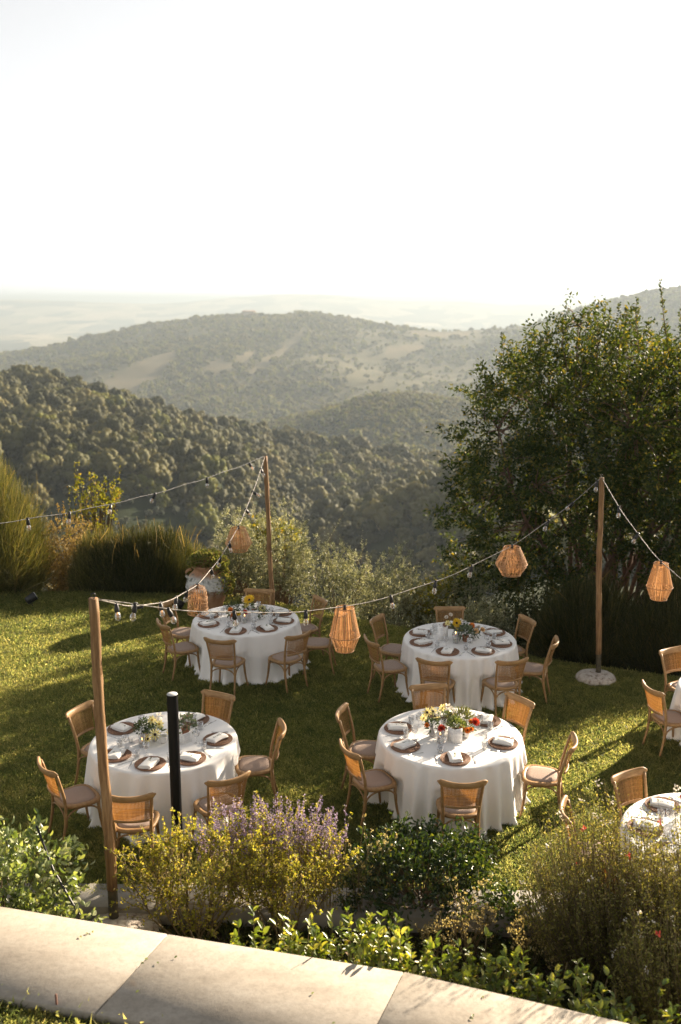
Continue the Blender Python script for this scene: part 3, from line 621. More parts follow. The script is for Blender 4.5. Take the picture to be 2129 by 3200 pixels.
# --- along the edge of the lawn, left to right
broom('tall yellow green broom bush at the left end of the lawn', -7.35, 19.4, 1.55, 1.5, 3.35, 8500, M_broom, 3, wisps=26)
shrub('dry_bush', 'straw coloured half dry bush between the two broom bushes', -5.45, 19.7, (.95, .7, 1.35), 9000, .065, .024, M_straw, 5, per=12, spikes=26, spike_h=.5, shell=.3)
shrub('yellow_sapling', 'thin yellow leaved sapling rising behind the straw coloured bush', -5.35, 21.2, (.7, .6, .9), 750, .08, .045, M_yleaf, 6, cat='tree', z=-1.2, zc=2.2, per=9, spikes=16, spike_h=.8, shell=.25, stem=M_bark, stem_r=.02)
broom('pale feathery broom bush beside the straw coloured one', -4.75, 19.2, .75, .6, 1.75, 3400, M_broom, 8, wisps=14)
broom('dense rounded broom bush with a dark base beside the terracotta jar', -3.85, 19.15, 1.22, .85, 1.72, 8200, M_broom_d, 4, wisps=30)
broom('lighter broom added behind the dense dark based one for its sunlit tips', -3.8, 19.75, 1.4, .6, 2.3, 7000, M_broom, 14, wisps=26)  # added bush, its lighter stems stand for the sunlit tips of the dark one
for k, (x, y, rx, rz, lb) in enumerate([(-2.0, 18.9, .62, 1.25, 'grey green olive bush right behind the terracotta jar'), (-1.15, 18.6, .85, 1.35, 'grey green olive bush behind the leaning back pole'),
        (-.05, 18.3, 1.0, 1.5, 'tallest grey green olive bush with silvery upright tips'), (.95, 17.7, .85, 1.3, 'low grey green olive bush sloping down beside the yellow shrub'), (2.45, 17.9, .9, 1.85, 'silvery olive bush standing against the big tree')]):
    shrub('olive_bush', lb, x, y, (rx, .62, rz), 11500, .05, .019, M_silver, 20 + k, group='grey green olive bushes along the lawn edge', per=16, spikes=34 if k in (2, 4) else 18, spike_h=.62 if k in (2, 4) else .36, shell=.35, lump=.3, z=ground(x, y) - .15, zc=rz * .9)
shrub('yellow_tree', 'bright yellow green young tree behind the olive bushes', -1.75, 24.6, (1.0, .9, .8), 4200, .10, .07, M_yleaf, 31, cat='tree', z=-4.2, zc=3.7, per=12, shell=.3, stem=M_bark, stem_r=.03, lump=.4)
shrub('yellow_shrub', 'golden green shrub below the olive bushes at the lawn edge', 1.75, 17.9, (.75, .5, 1.0), 6000, .05, .026, M_yleaf, 32, per=12, shell=.3, z=-1.1, zc=.75)
shrub('olive_green_shrub', 'mixed green shrub behind the table by the tree', 2.35, 16.3, (1.0, .55, .75), 7000, .05, .022, M_silver, 33, per=14, shell=.3, spikes=16, spike_h=.3, z=-.5, zc=.4)
shrub('green_shrub', 'dense sunlit green shrub under the big tree', 3.6, 16.6, (1.15, .75, 1.05), 11000, .055, .026, M_green, 34, per=14, shell=.3, spikes=16, spike_h=.3, z=-1.0, zc=.75)
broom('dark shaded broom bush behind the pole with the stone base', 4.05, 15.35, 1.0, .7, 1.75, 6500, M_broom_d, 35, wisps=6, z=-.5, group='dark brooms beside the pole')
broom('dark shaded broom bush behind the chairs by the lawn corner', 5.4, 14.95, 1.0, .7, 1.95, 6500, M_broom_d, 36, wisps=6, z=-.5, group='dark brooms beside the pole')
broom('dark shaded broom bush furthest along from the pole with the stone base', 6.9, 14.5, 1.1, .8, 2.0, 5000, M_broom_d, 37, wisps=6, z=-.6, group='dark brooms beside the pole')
# ------------------------------------------------------------------ chairs
def wood_mat(name, stops, rough=.5):
    m = bpy.data.materials.new(name); m.use_nodes = True; t = m.node_tree; p = t.nodes['Principled BSDF']; p.inputs['Roughness'].default_value = rough; p.inputs['Specular IOR Level'].default_value = .35
    f = noise(t, 7, 6, .65, vec_scale=(1, 5, 5)); t.links.new(ramp(t, stops, f), p.inputs['Base Color']); t.links.new(bump(t, f, .12, .002), p.inputs['Normal']); return m
M_chair = wood_mat('chair_wood', [(.25, (.21, .115, .045)), (.5, (.32, .185, .078)), (.8, (.43, .27, .12))])
M_cane = leaf_mat('cane', [(0, (.21, .115, .042)), (.6, (.32, .18, .072)), (1, (.40, .24, .105))], .42, .5, .3, (1.15, .9, .5))
M_pad = bpy.data.materials.new('seat_weave'); M_pad.use_nodes = True
t = M_pad.node_tree; p = t.nodes['Principled BSDF']; p.inputs['Roughness'].default_value = .85; p.inputs['Specular IOR Level'].default_value = .2
tc = t.nodes.new('ShaderNodeTexCoord'); ck = t.nodes.new('ShaderNodeTexChecker'); ck.inputs['Scale'].default_value = 130; t.links.new(tc.outputs['Object'], ck.inputs[0])
cc = mixc(t, ck.outputs['Fac'], (.30, .22, .175), (.40, .305, .25)); t.links.new(cc, p.inputs['Base Color']); t.links.new(bump(t, ck.outputs['Fac'], .3, .002), p.inputs['Normal'])
def seat_outline(s, n=40, p=3.2, taper=.10):
    a = np.linspace(0, 2 * np.pi, n, endpoint=False); c, s_ = np.cos(a), np.sin(a); k = (np.abs(c) ** p + np.abs(s_) ** p) ** (-1 / p)
    x, y = c * k * .225 * s, s_ * k * .215 * s; return np.c_[x * (1 + taper * (y / .215)), y]
def chair_parts():
    parts = []
    # seat ring and woven panel
    b = MB(); o1, i1 = seat_outline(1), seat_outline(.80); n = len(o1)
    rings = [np.c_[o1 * .965, np.full(n, .425)], np.c_[o1, np.full(n, .437)], np.c_[o1, np.full(n, .452)], np.c_[o1 * .97, np.full(n, .462)], np.c_[i1, np.full(n, .464)], np.c_[i1 * .99, np.full(n, .43)]]
    V = np.concatenate(rings); q = []
    for r in range(6):
        for k in range(n): q.append((r * n + k, r * n + (k + 1) % n, ((r + 1) % 6) * n + (k + 1) % n, ((r + 1) % 6) * n + k))
    b.add(V, np.array(q)); parts.append(('seat_frame', b.mesh('seat_frame', M_chair, True), None))
    b = MB(); pr_ = [(.79, .452), (.76, .470), (.55, .476), (.2, .478)]; V = np.concatenate([np.c_[seat_outline(s), np.full(n, z)] for s, z in pr_]); q = []
    for r in range(3):
        for k in range(n): q.append((r * n + k, r * n + (k + 1) % n, (r + 1) * n + (k + 1) % n, (r + 1) * n + k))
    b.add(V, [np.array(q), np.array([[3 * n + k for k in range(n)]])]); parts.append(('seat_panel', b.mesh('seat_panel', M_pad, True), None))
    # legs
    back = lambda z: -.19 - .10 * max(0, (z - .5) / .4) ** 1.2 - .075 * max(0, (.42 - z) / .42) ** 1.6
    for s in (-1, 1):
        zs = np.array([0, .1, .22, .34, .46, .58, .70, .80, .865]); P = np.c_[s * (.178 + .012 * np.clip((.45 - zs) / .45, 0, 1) ** 2 + .035 * np.clip((zs - .5) / .4, 0, 1)), [back(z) for z in zs], zs]
        b = MB(); b.add(*tube(P, [.0125, .014, .016, .0175, .018, .017, .016, .0155, .015], 8)); parts.append(('rear_leg', b.mesh('rear_leg', M_chair, True), None))
    for s in (-1, 1):
        zs = np.linspace(0, .435, 6); P = np.c_[s * (.185 + .045 * (1 - zs / .435) ** 2), .16 + .05 * (1 - zs / .435) ** 2, zs]
        b = MB(); b.add(*tube(P, np.linspace(.0125, .019, 6), 8)); parts.append(('front_leg', b.mesh('front_leg', M_chair, True), None))
    # bentwood arches under the seat
    def arch(a, c):
        a, c = np.array(a, float), np.array(c, float); t_ = np.linspace(0, np.pi, 13); m = (a + c) / 2; h = (c - a) / 2
        P = m[None] - np.cos(t_)[:, None] * h[None]; P[:, 2] = .235 + (.418 - .235) * np.sin(t_) ** .55; b = MB(); b.add(*tube(P, .0095, 6)); return b.mesh('brace', M_chair, True)
    fx, fy, rx, ry = .20, .175, .185, -.205
    for a, c in (((-fx, fy, 0), (fx, fy, 0)), ((-rx, ry, 0), (rx, ry, 0)), ((-fx, fy - .01, 0), (-rx, ry + .01, 0)), ((fx, fy - .01, 0), (rx, ry + .01, 0))): parts.append(('brace', arch(a, c), None))
    # curved back: crest rail, lower rail, cane
    bow = lambda x: -.066 * (1 - (x / .25) ** 2)
    def rail(z, hw, hh, th, ears, name, y0):
        xs = np.linspace(-hw, hw, 17); P = np.c_[xs, y0 + np.array([bow(x) for x in xs]), z + ears * (np.abs(xs) / hw) ** 3]
        k = np.sqrt(np.clip(1 - (np.abs(xs) / hw) ** 8, .02, 1)); b = MB()
        m = len(xs); T_ = np.gradient(P, axis=0); T_ /= np.linalg.norm(T_, axis=1, keepdims=True); N_ = np.c_[-T_[:, 1], T_[:, 0], 0 * xs]; a = np.linspace(0, 2 * np.pi, 12, endpoint=False)
        ca, sa = np.sign(np.cos(a)) * np.abs(np.cos(a)) ** .7, np.sign(np.sin(a)) * np.abs(np.sin(a)) ** .7
        roll = -.012
        V = P[:, None] + (ca[None, :] * th * k[:, None])[..., None] * N_[:, None] + (sa[None, :] * (hh * (.82 + .28 * (np.abs(xs) / hw) ** 2) * k)[:, None])[..., None] * np.array([0, -.25, 1.])
        i = np.arange(m - 1)[:, None] * 12; kk = np.arange(12)[None]; k2 = (kk + 1) % 12
        b.add(V.reshape(-1, 3), [np.stack([i + kk, i + k2, i + 12 + k2, i + 12 + kk], -1).reshape(-1, 4), np.array([list(range(11, -1, -1)), [(m - 1) * 12 + j for j in range(12)]])]); return b.mesh(name, M_chair, True)
    parts.append(('crest_rail', rail(.858, .252, .043, .019, .022, 'crest_rail', back(.862)), None))
    parts.append(('lower_rail', rail(.585, .182, .017, .011, 0, 'lower_rail', back(.585)), None))
    b = MB(); g = np.random.default_rng(5)
    def surf(u, v):  # u across, v up
        z = .597 + v * .235; hw = .178 + .03 * v; x = u * hw; return np.stack([x, np.vectorize(back)(z) + np.vectorize(bow)(x) * (.9 + .1 * v) + .002, z], -1)
    uu = np.linspace(-.94, .94, 30); vv = np.linspace(0, 1, 21)
    vs = np.linspace(0, 1, 5); us = np.linspace(-.96, .96, 11)
    for k, u in enumerate(uu):
        P = surf(np.full(5, u), vs); S = np.array([.0030, 0, 0]) * (1 if k % 3 else 1.25); q = np.arange(4)[:, None] * 2 + np.array([[0, 1, 3, 2]]); b.add(np.stack([P - S, P + S], 1).reshape(-1, 3) + np.array([0, .0012, 0]), q, g.random())
    for k, v in enumerate(vv):
        P = surf(us, np.full(11, v)); S = np.array([0, 0, .0029]) * (1 if k % 2 else 1.2); q = np.arange(10)[:, None] * 2 + np.array([[0, 1, 3, 2]]); b.add(np.stack([P - S, P + S], 1).reshape(-1, 3), q, g.random())
    parts.append(('cane_back', b.mesh('cane_back', M_cane), 'stuff'))
    return parts
CH = chair_parts()
def chair(x, y, rz, label, group):
    e = empty('chair', (x, y, .004), rz); tag(e, label, 'chair', group)
    for nm, me, kd in CH:
        o = obj(nm, me, e)
        if kd: o['kind'] = kd
    return e
# table: centre, chairs as (angle, seat distance, extra turn)
TABLES = {
 'jar':  dict(c=(-1.457, 14.60), w='by the terracotta jar', ch=[(-153, 1.02, 4), (166, 1.04, -5), (-99, 1.06, -6), (-53, 1.10, 5), (-12, 1.14, 8), (27, .98, 0), (84, .80, 0)]),
 'tree': dict(c=(1.726, 13.68), w='by the pole with the stone base', ch=[(-163, 1.07, 6), (157, 1.0, -4), (-113, 1.04, 6), (-64, 1.05, -8), (-22, 1.05, 4), (26, .88, -6), (92, .76, 0)]),
 'post': dict(c=(-1.968, 10.30), w='behind the black post', ch=[(-138, 1.08, -5), (152, .92, 3), (-94, 1.22, 8), (-52, 1.14, -8), (0, 1.0, 6), (63, .80, 0)]),
 'dahlia': dict(c=(1.236, 10.42), w='with the red dahlias', ch=[(-151, 1.0, -3), (163, .97, 4), (-91, 1.06, 0), (-21, 1.04, 6), (39, .86, -4), (97, .84, 3)]),
 'hedge': dict(c=(5.10, 11.75), w='by the dark brooms', ch=[(-170, .99, 5), (118, .95, 0), (-128, .98, 0)]),
 'sage': dict(c=(3.42, 8.30), w='behind the red flowered sage', ch=[(120, .76, 0), (170, 1.02, 0), (-148, 1.02, 0)]),
}
CPOS = {
 'jar': ['under the dome lantern', 'next to the jar itself', 'back turned under the flat light string', 'half turned beside the cone lantern', 'pulled out with a pale seat', 'against the olive bushes', 'in front of the leaning pole'],
 'tree': ['on its open lawn side', 'against the olive bushes', 'behind the dahlia table', 'turned half away', 'nearest the stone base', 'against the brooms', 'facing the terrace'],
 'post': ['beside the wooden pole', 'partly behind the wooden pole', 'backed against the yellow bush', 'next to the purple flowers', 'sunlit on the open lawn', 'glowing on the far side'],
 'dahlia': ['toward the black post', 'on the open lawn', 'backed against the glossy bush', 'with a shadow stripe on its seat', 'glowing beside a folded napkin', 'between the two tables'],
 'hedge': ['casting long shadows on the lawn', 'against the brooms', 'showing only its crest rail'],
 'sage': ['glowing above the tips', 'half hidden', 'deep among the stems'],
}
M_cloth = bpy.data.materials.new('white_linen'); M_cloth.use_nodes = True
t = M_cloth.node_tree; p = t.nodes['Principled BSDF']; p.inputs['Base Color'].default_value = (.90, .87, .835, 1); p.inputs['Roughness'].default_value = .85; p.inputs['Specular IOR Level'].default_value = .2; p.inputs['Sheen Weight'].default_value = .15
f = noise(t, 260, 2); f2 = noise(t, 9, 5); t.links.new(bump(t, math_n(t, 'ADD', math_n(t, 'MULTIPLY', f, .12), f2), .18, .01), p.inputs['Normal'])
tr = t.nodes.new('ShaderNodeBsdfTranslucent'); tr.inputs[0].default_value = (.80, .66, .54, 1); mx = t.nodes.new('ShaderNodeMixShader'); mx.inputs[0].default_value = .06
t.links.new(p.outputs[0], mx.inputs[1]); t.links.new(tr.outputs[0], mx.inputs[2]); t.links.new(mx.outputs[0], t.nodes['Material Output'].inputs[0])
M_ply = mat('plywood', (.35, .26, .16), .7, [(.3, (.28, .20, .12)), (.7, (.42, .31, .2))], 6)
M_iron = mat('iron', (.05, .05, .055), .45, metal=.6)
TR, TZT = .805, .745
def cloth(cx, cy, chairs, seed):
    g = np.random.default_rng(seed); n = 288; a = np.linspace(0, 2 * np.pi, n, endpoint=False)
    fold = np.zeros(n); 
    for k in range(5): fold += g.uniform(.5, 1) * np.sin(a * g.integers(14, 34) + g.random() * 6.28 + .8 * np.sin(a * g.integers(2, 5) + g.random() * 6))
    fold /= 2.6; wide = sum(g.uniform(.4, 1) * np.sin(a * k + g.random() * 6.28) for k in (3, 5, 7)) / 2
    dent = np.zeros(n)
    for ang, rd, _ in chairs:
        d = np.abs((a - R(ang) + np.pi) % (2 * np.pi) - np.pi); need = max(0.0, .865 - (rd - .235)); dent = np.maximum(dent, need * np.clip(1.25 - (d / .30) ** 4, 0, 1))
    rows = []
    for q in (.02, .25, .5, .75, .9, .97): rows.append((q * (TR - .012), TZT + .002 + 0 * a, 0.0))
    R_ = []
    for rr_, z, _ in rows: R_.append(np.c_[np.cos(a) * rr_, np.sin(a) * rr_, z + .0012 * np.sin(a * 5 + rr_ * 9)])
    R_.append(np.c_[np.cos(a) * (TR - .002), np.sin(a) * (TR - .002), np.full(n, TZT - .002)])
    R_.append(np.c_[np.cos(a) * (TR + .006), np.sin(a) * (TR + .006), np.full(n, TZT - .012)])
    for t_ in np.linspace(.04, 1, 26):
        amp = .003 + .066 * t_ ** .7; rad = TR + .007 + .055 * t_ + amp * fold + .03 * t_ * wide + .02 * t_
        tz = np.clip((t_ - .3) / .12, 0, 1); rad = np.minimum(rad, .95) - dent * tz * tz * (3 - 2 * tz) * np.where(t_ > .3, 1, 0)
        hem = np.clip((t_ - .86) / .14, 0, 1); rad = rad + hem ** 1.6 * (.02 + .03 * np.clip(fold, 0, 1) ** 1.0 + .015 * wide)
        z = (TZT - .012) * (1 - t_) + .012 + hem * .012 * (1 + np.sin(a * 31 + 2 * fold))
        R_.append(np.c_[np.cos(a) * rad, np.sin(a) * rad, np.maximum(z, .012)])
    rad = np.linalg.norm(R_[-1][:, :2], axis=1) + .012 + .02 * np.clip(fold, 0, 1); R_.append(np.c_[np.cos(a) * rad, np.sin(a) * rad, np.full(n, .010)])
    V = np.concatenate(R_); m = len(R_); i = np.arange(m - 1)[:, None] * n; k = np.arange(n)[None]; k2 = (k + 1) % n
    return mesh_np('tablecloth', V, [np.stack([i + k, i + n + k, i + n + k2, i + k2], -1).reshape(-1, 4), np.array([list(range(n))])], M_cloth, True)
tb = MB(); tb.add(*lathe([(.01, .700), (.785, .700), (.79, .708), (.79, .728), (.785, .736), (.01, .736)], 48, True, True)); tb_top = tb.mesh('tabletop', M_ply, False)
def tleg(s):
    b = MB(); b.add(*tube([(.42 * s, -.28, 0), (.38 * s, -.2, .69)], .014, 6)); b.add(*tube([(.42 * s, .28, 0), (.38 * s, .2, .69)], .014, 6)); b.add(*tube([(.41 * s, -.26, .12), (.41 * s, .26, .12)], .010, 6)); return b.mesh('leg_frame', M_iron, True)
tl = [tleg(-1), tleg(1)]
for k, (key, T) in enumerate(TABLES.items()):
    cx, cy = T['c']; e = empty('round_table', (cx, cy, .004), .3 * k); tag(e, 'round folding table under the long white cloth ' + T['w'], 'table', 'round dinner tables')
    obj('tabletop', tb_top, e); [obj('leg_frame', m_, e) for m_ in tl]
    o = obj('tablecloth', cloth(cx, cy, T['ch'], 50 + k), label='floor length white linen tablecloth on the table ' + T['w'], cat='tablecloth', group='white tablecloths'); o.location = (cx, cy, .004)
    for (ang, rd, tw), ps in zip(T['ch'], CPOS[key]):
        a = R(ang); chair(cx + rd * math.cos(a), cy + rd * math.sin(a), a + math.pi / 2 + R(tw), 'cane backed chair ' + ps + ', table ' + T['w'], 'wooden dinner chairs')
# ------------------------------------------------------------------ tableware
def glass_mat(name, tint=(1, 1, 1), rough=.03):
    m = bpy.data.materials.new(name); m.use_nodes = True; t = m.node_tree; t.nodes.remove(t.nodes['Principled BSDF'])
    tr = t.nodes.new('ShaderNodeBsdfTransparent'); tr.inputs[0].default_value = (*[.96 * c for c in tint], 1); gl = t.nodes.new('ShaderNodeBsdfGlossy'); gl.inputs['Roughness'].default_value = rough; gl.inputs[0].default_value = (.95, .95, .95, 1)
    lw = t.nodes.new('ShaderNodeLayerWeight'); lw.inputs[0].default_value = .42; mx = t.nodes.new('ShaderNodeMixShader')
    t.links.new(math_n(t, 'ADD', math_n(t, 'MULTIPLY', lw.outputs['Facing'], .75), .10), mx.inputs[0]); t.links.new(tr.outputs[0], mx.inputs[1]); t.links.new(gl.outputs[0], mx.inputs[2]); t.links.new(mx.outputs[0], t.nodes['Material Output'].inputs[0]); return m
M_glass = glass_mat('clear_glass'); M_smoke = glass_mat('smoked_glass', (.62, .52, .48))
M_charger = mat('woven_charger', (.16, .08, .05), .7, [(.3, (.14, .07, .042)), (.7, (.31, .18, .115))], 60, 3, bump_s=.4, bump_d=.003, spec=.25)
M_napkin = mat('napkin_linen', (.80, .78, .74), .9, spec=.15)
M_herb = leaf_mat('herb', [(0, (.05, .075, .035)), (.6, (.10, .135, .065)), (1, (.17, .20, .11))], .3, .5)
M_steel = mat('steel', (.75, .74, .72), .22, metal=1)
M_terra = mat('terracotta', (.36, .16, .09), .8, [(.3, (.27, .12, .07)), (.7, (.44, .21, .125))], 9, 5, bump_s=.2, spec=.2)
M_white = mat('white_ceramic', (.72, .70, .67), .35, spec=.5)
M_greyv = mat('grey_ceramic', (.42, .40, .39), .6, [(.3, (.36, .34, .33)), (.7, (.48, .46, .45))], 12, 4)
M_wax = mat('wax', (.82, .76, .64), .5); M_wax.node_tree.nodes['Principled BSDF'].inputs['Subsurface Weight'].default_value = .3
M_flame = bpy.data.materials.new('flame'); M_flame.use_nodes = True; pe = M_flame.node_tree.nodes['Principled BSDF']; pe.inputs['Emission Color'].default_value = (1, .55, .18, 1); pe.inputs['Emission Strength'].default_value = 3.0; pe.inputs['Base Color'].default_value = (1, .6, .2, 1)
M_paper = mat('card_paper', (.82, .81, .79), .8, spec=.2); M_ink = mat('card_print', (.42, .42, .45), .9); M_inkr = mat('card_print_red', (.7, .2, .22), .9)
def petal_mat(n, a, b, tr=.4): return leaf_mat(n, [(0, a), (1, b)], tr, .5, .2, (1.15, 1.05, .9))
M_py = petal_mat('petal_yellow', (.70, .46, .03), (.80, .60, .06)); M_ply_ = petal_mat('petal_pale_yellow', (.75, .66, .22), (.82, .76, .40)); M_pr = petal_mat('petal_red', (.50, .045, .03), (.66, .12, .06)); M_po = petal_mat('petal_orange', (.72, .20, .03), (.82, .34, .07)); M_pw = petal_mat('petal_white', (.78, .74, .66), (.86, .83, .78)); M_pk = petal_mat('petal_peach', (.80, .58, .30), (.84, .66, .42))
M_fc = mat('flower_eye', (.03, .018, .012), .9); M_fcy = mat('flower_eye_yellow', (.45, .28, .03), .9)
# charger: coiled rings
b = MB(); b.add(*lathe([(.004, .004), (.05, .005), (.10, .006), (.108, .014), (.16, .014), (.164, .008), (.155, .0), (.004, .0)], 40))
ME_charger = b.mesh('charger', M_charger, False); rb = MB()
for r_ in (.112, .122, .132, .142, .152, .161):
    a = np.linspace(0, 2 * np.pi, 41); rb.add(*tube(np.c_[np.cos(a) * r_, np.sin(a) * r_, .0145 + .0018 * np.sin(a * 26 + r_ * 900)], .0052, 5, False))
ME_coil = rb.mesh('rim_coils', M_charger, True)
def napkin_mesh(seed, w=.135, l=.225):
    g = np.random.default_rng(seed); b = MB()
    for lay in range(3):
        nx, ny = 9, 13; X, Y = np.meshgrid(np.linspace(-.5, .5, nx), np.linspace(-.5, .5, ny), indexing='ij'); ww = w * (1 - .02 * lay); ll = l * (1 - .03 * lay)
        sk = .012 * (lay - 1) * g.uniform(-1, 1); zt = .012 + .011 * lay + .006 * np.sin(X * 5 + seed) * np.cos(Y * 4) + .007 * np.cos(Y * 3.1) - .014 * np.clip(np.abs(X) - .36, 0, 1) * 4
        V = np.stack([X * ww + sk + .01 * Y * np.sin(seed), Y * ll + .006 * np.sin(X * 6), zt], -1); V2 = V.copy(); V2[..., 2] -= .0095
        i = (np.arange(nx - 1)[:, None] * ny + np.arange(ny - 1)[None]); q = np.stack([i, i + ny, i + ny + 1, i + 1], -1).reshape(-1, 4); n_ = nx * ny
        edge = [(x, 0) for x in range(nx)] + [(nx - 1, y) for y in range(1, ny)] + [(x, ny - 1) for x in range(nx - 2, -1, -1)] + [(0, y) for y in range(ny - 2, 0, -1)]; e_ = np.array([x * ny + y for x, y in edge]); e2 = np.roll(e_, -1)
        b.add(np.concatenate([V.reshape(-1, 3), V2.reshape(-1, 3)]), [np.concatenate([q, (q + n_)[:, ::-1], np.stack([e2, e_, e_ + n_, e2 + n_], -1)])])
    return b.mesh('napkin', M_napkin, True)
ME_nap = [napkin_mesh(k) for k in (1, 2, 3)]
def sprig_mesh(seed):
    g = np.random.default_rng(seed); b = MB(); P = np.c_[np.linspace(-.055, .055, 6), .006 * np.sin(np.linspace(0, 3, 6)), np.linspace(.002, .006, 6)]; b.add(*tube(P, .0012, 4)); n = 46; f = g.random(n)
    base = np.c_[-.05 + .105 * f, .006 * np.sin(f * 3), .004 + 0 * f]; b.add(*leaves(base, np.c_[np.full(n, .8), g.choice([-1, 1], n) * .8, g.uniform(.1, .7, n)], .021 * (1.1 - .5 * f), .0055, g, 'quad')); return b.mesh('herb_sprig', M_herb)
ME_sprig = [sprig_mesh(k) for k in (4, 5)]
b = MB(); b.add(*lathe([(.030, .0), (.031, .002), (.012, .006), (.0045, .012), (.004, .06), (.008, .068), (.028, .085), (.036, .11), (.036, .15), (.0345, .15), (.0345, .112), (.026, .088), (.004, .072)], 20)); ME_goblet = b.mesh('goblet', M_glass, True)
b = MB(); b.add(*lathe([(.004, .001), (.029, .0), (.031, .01), (.036, .085), (.0345, .085), (.030, .014), (.004, .012)], 10)); ME_tumbler = b.mesh('tumbler', M_glass, False)
def fork_mesh():
    b = MB(); b.add(*tube([(0, -.095, .002), (0, -.03, .004), (0, .03, .003), (0, .05, .002)], [.006, .003, .003, .009], 6, True, [.0015, .002, .002, .0015]))
    for x in (-.0075, -.0025, .0025, .0075): b.add(*tube([(x, .05, .002), (x, .075, .005), (x, .097, .004)], [.0014, .0014, .0008], 4))
    return b.mesh('fork', M_steel, True)
def knife_mesh():
    b = MB(); b.add(*tube([(0, -.105, .003), (0, -.06, .004), (0, -.005, .003)], [.0065, .0075, .006], 6, True, [.003, .0035, .003])); V, F_ = box(-.008, .007, -.005, .10, .0012, .0026); V[V[:, 1] > .05, 0] *= .35; b.add(V, F_); return b.mesh('knife', M_steel, False)
ME_fork, ME_knife = fork_mesh(), knife_mesh()
def put(nm, me, x, y, z, rz, label, cat, group): o = obj(nm, me, label=label, cat=cat, group=group); o.location = (x, y, z); o.rotation_euler = (0, 0, rz); return o
ZT = TZT + .0075
def setting(cx, cy, ang, w, g, full=True):
    a = R(ang); ux, uy = math.cos(a), math.sin(a); rx, ry = -uy, ux    # u: outwards, r: sitter's right is -(r)
    at = lambda u, v: (cx + ux * u + rx * v, cy + uy * u + ry * v)
    tw = g.normal(0, .2); face = a + math.pi / 2
    x, y = at(.60, 0); e = empty('charger_plate', (x, y, ZT), g.random() * 6); tag(e, 'round woven brown charger plate on the table ' + w, 'plate', 'woven chargers on the table ' + w); obj('plate', ME_charger, e); obj('rim_coils', ME_coil, e)
    put('napkin', ME_nap[g.integers(3)], x + .01 * g.normal(), y + .01 * g.normal(), ZT + .011, face + tw + (0 if g.random() < .6 else .5), 'folded white linen napkin on a charger, table ' + w, 'napkin', 'napkins on the table ' + w)
    put('herb_sprig', ME_sprig[g.integers(2)], x, y, ZT + .048, face + math.pi / 2 + tw + g.normal(0, .35), 'small green herb sprig lying on a napkin, table ' + w, 'sprig', 'herb sprigs on the table ' + w)
    if not full: return
    x, y = at(.60, .205); put('fork', ME_fork, x, y, ZT, face + g.normal(0, .06) + math.pi, 'steel fork beside a charger, table ' + w, 'fork', 'forks on the table ' + w)
    x, y = at(.61, -.205); put('knife', ME_knife, x, y, ZT, face + g.normal(0, .06) + math.pi, 'steel knife beside a charger, table ' + w, 'knife', 'knives on the table ' + w)
    x, y = at(.40 + .02 * g.normal(), -.10 + .02 * g.normal()); put('wine_glass', ME_goblet, x, y, ZT, 0, 'stemmed wine glass above a charger, table ' + w, 'glass', 'wine glasses on the table ' + w)
    x, y = at(.45 + .02 * g.normal(), -.185 + .02 * g.normal()); put('water_glass', ME_tumbler, x, y, ZT, g.random(), 'cut glass water tumbler above a charger, table ' + w, 'glass', 'water tumblers on the table ' + w)
gq = np.random.default_rng(77)
for key, T in TABLES.items():
    angs = [c[0] for c in T['ch']]
    if key == 'sage': angs = [170, 120, -148, 60]
    if key == 'hedge': angs = [-170, 118]
    for a_ in angs: setting(*T['c'], a_, T['w'], gq)
# --- centrepieces
def bloom_mesh(kind, size, seed):
    g = np.random.default_rng(seed); pm = {'sunflower': M_py, 'daisy': M_ply_, 'dahlia': M_pr, 'zinnia': M_po, 'rose': M_pw, 'peach': M_pk, 'cosmos': M_ply_, 'white': M_pw}[kind]; b = MB()
    if kind in ('sunflower', 'daisy', 'cosmos', 'white'):
        n = {'sunflower': 17, 'daisy': 11, 'cosmos': 8, 'white': 6}[kind]
        for lay in range(2 if kind == 'sunflower' else 1):
            a = np.arange(n) * 2 * np.pi / n + lay * .2; b.add(*leaves(np.c_[np.cos(a), np.sin(a), 0 * a] * size * .16, np.c_[np.cos(a), np.sin(a), .12 + .2 * g.random(n) + .15 * lay], size * (.78 + .15 * g.random(n)), size * (.26 if n > 10 else .5), g, 'oval', .1, up=np.tile([0, 0, 1.], (n, 1))))
    else:
        for lay in range(7):
            n = 14 if kind in ('dahlia', 'zinnia') else 7; el = .1 + lay * .22; a = np.arange(n) * 2 * np.pi / n + lay * 1.1; d = np.c_[np.cos(a) * np.cos(el), np.sin(a) * np.cos(el), np.full(n, np.sin(el))]
            b.add(*leaves(np.tile([0, 0, size * .1], (n, 1)), d, size * (.95 - .05 * lay) * (1 if kind in ('dahlia', 'zinnia') else .8), size * (.3 if n == 14 else .75), g, 'oval', -.15, up=np.tile([0, 0, 1.], (n, 1))))
    me = b.mesh('bloom', pm); c = MB(); c.add(*lathe([(.002, size * .15), (size * .16, size * .12), (size * .24, size * .03), (size * .2, -size * .05), (.002, -size * .06)], 10)); return me, c.mesh('flower_eye', M_fc if kind in ('sunflower', 'daisy') else M_fcy, True), kind in ('sunflower', 'daisy', 'cosmos')
BL = {}
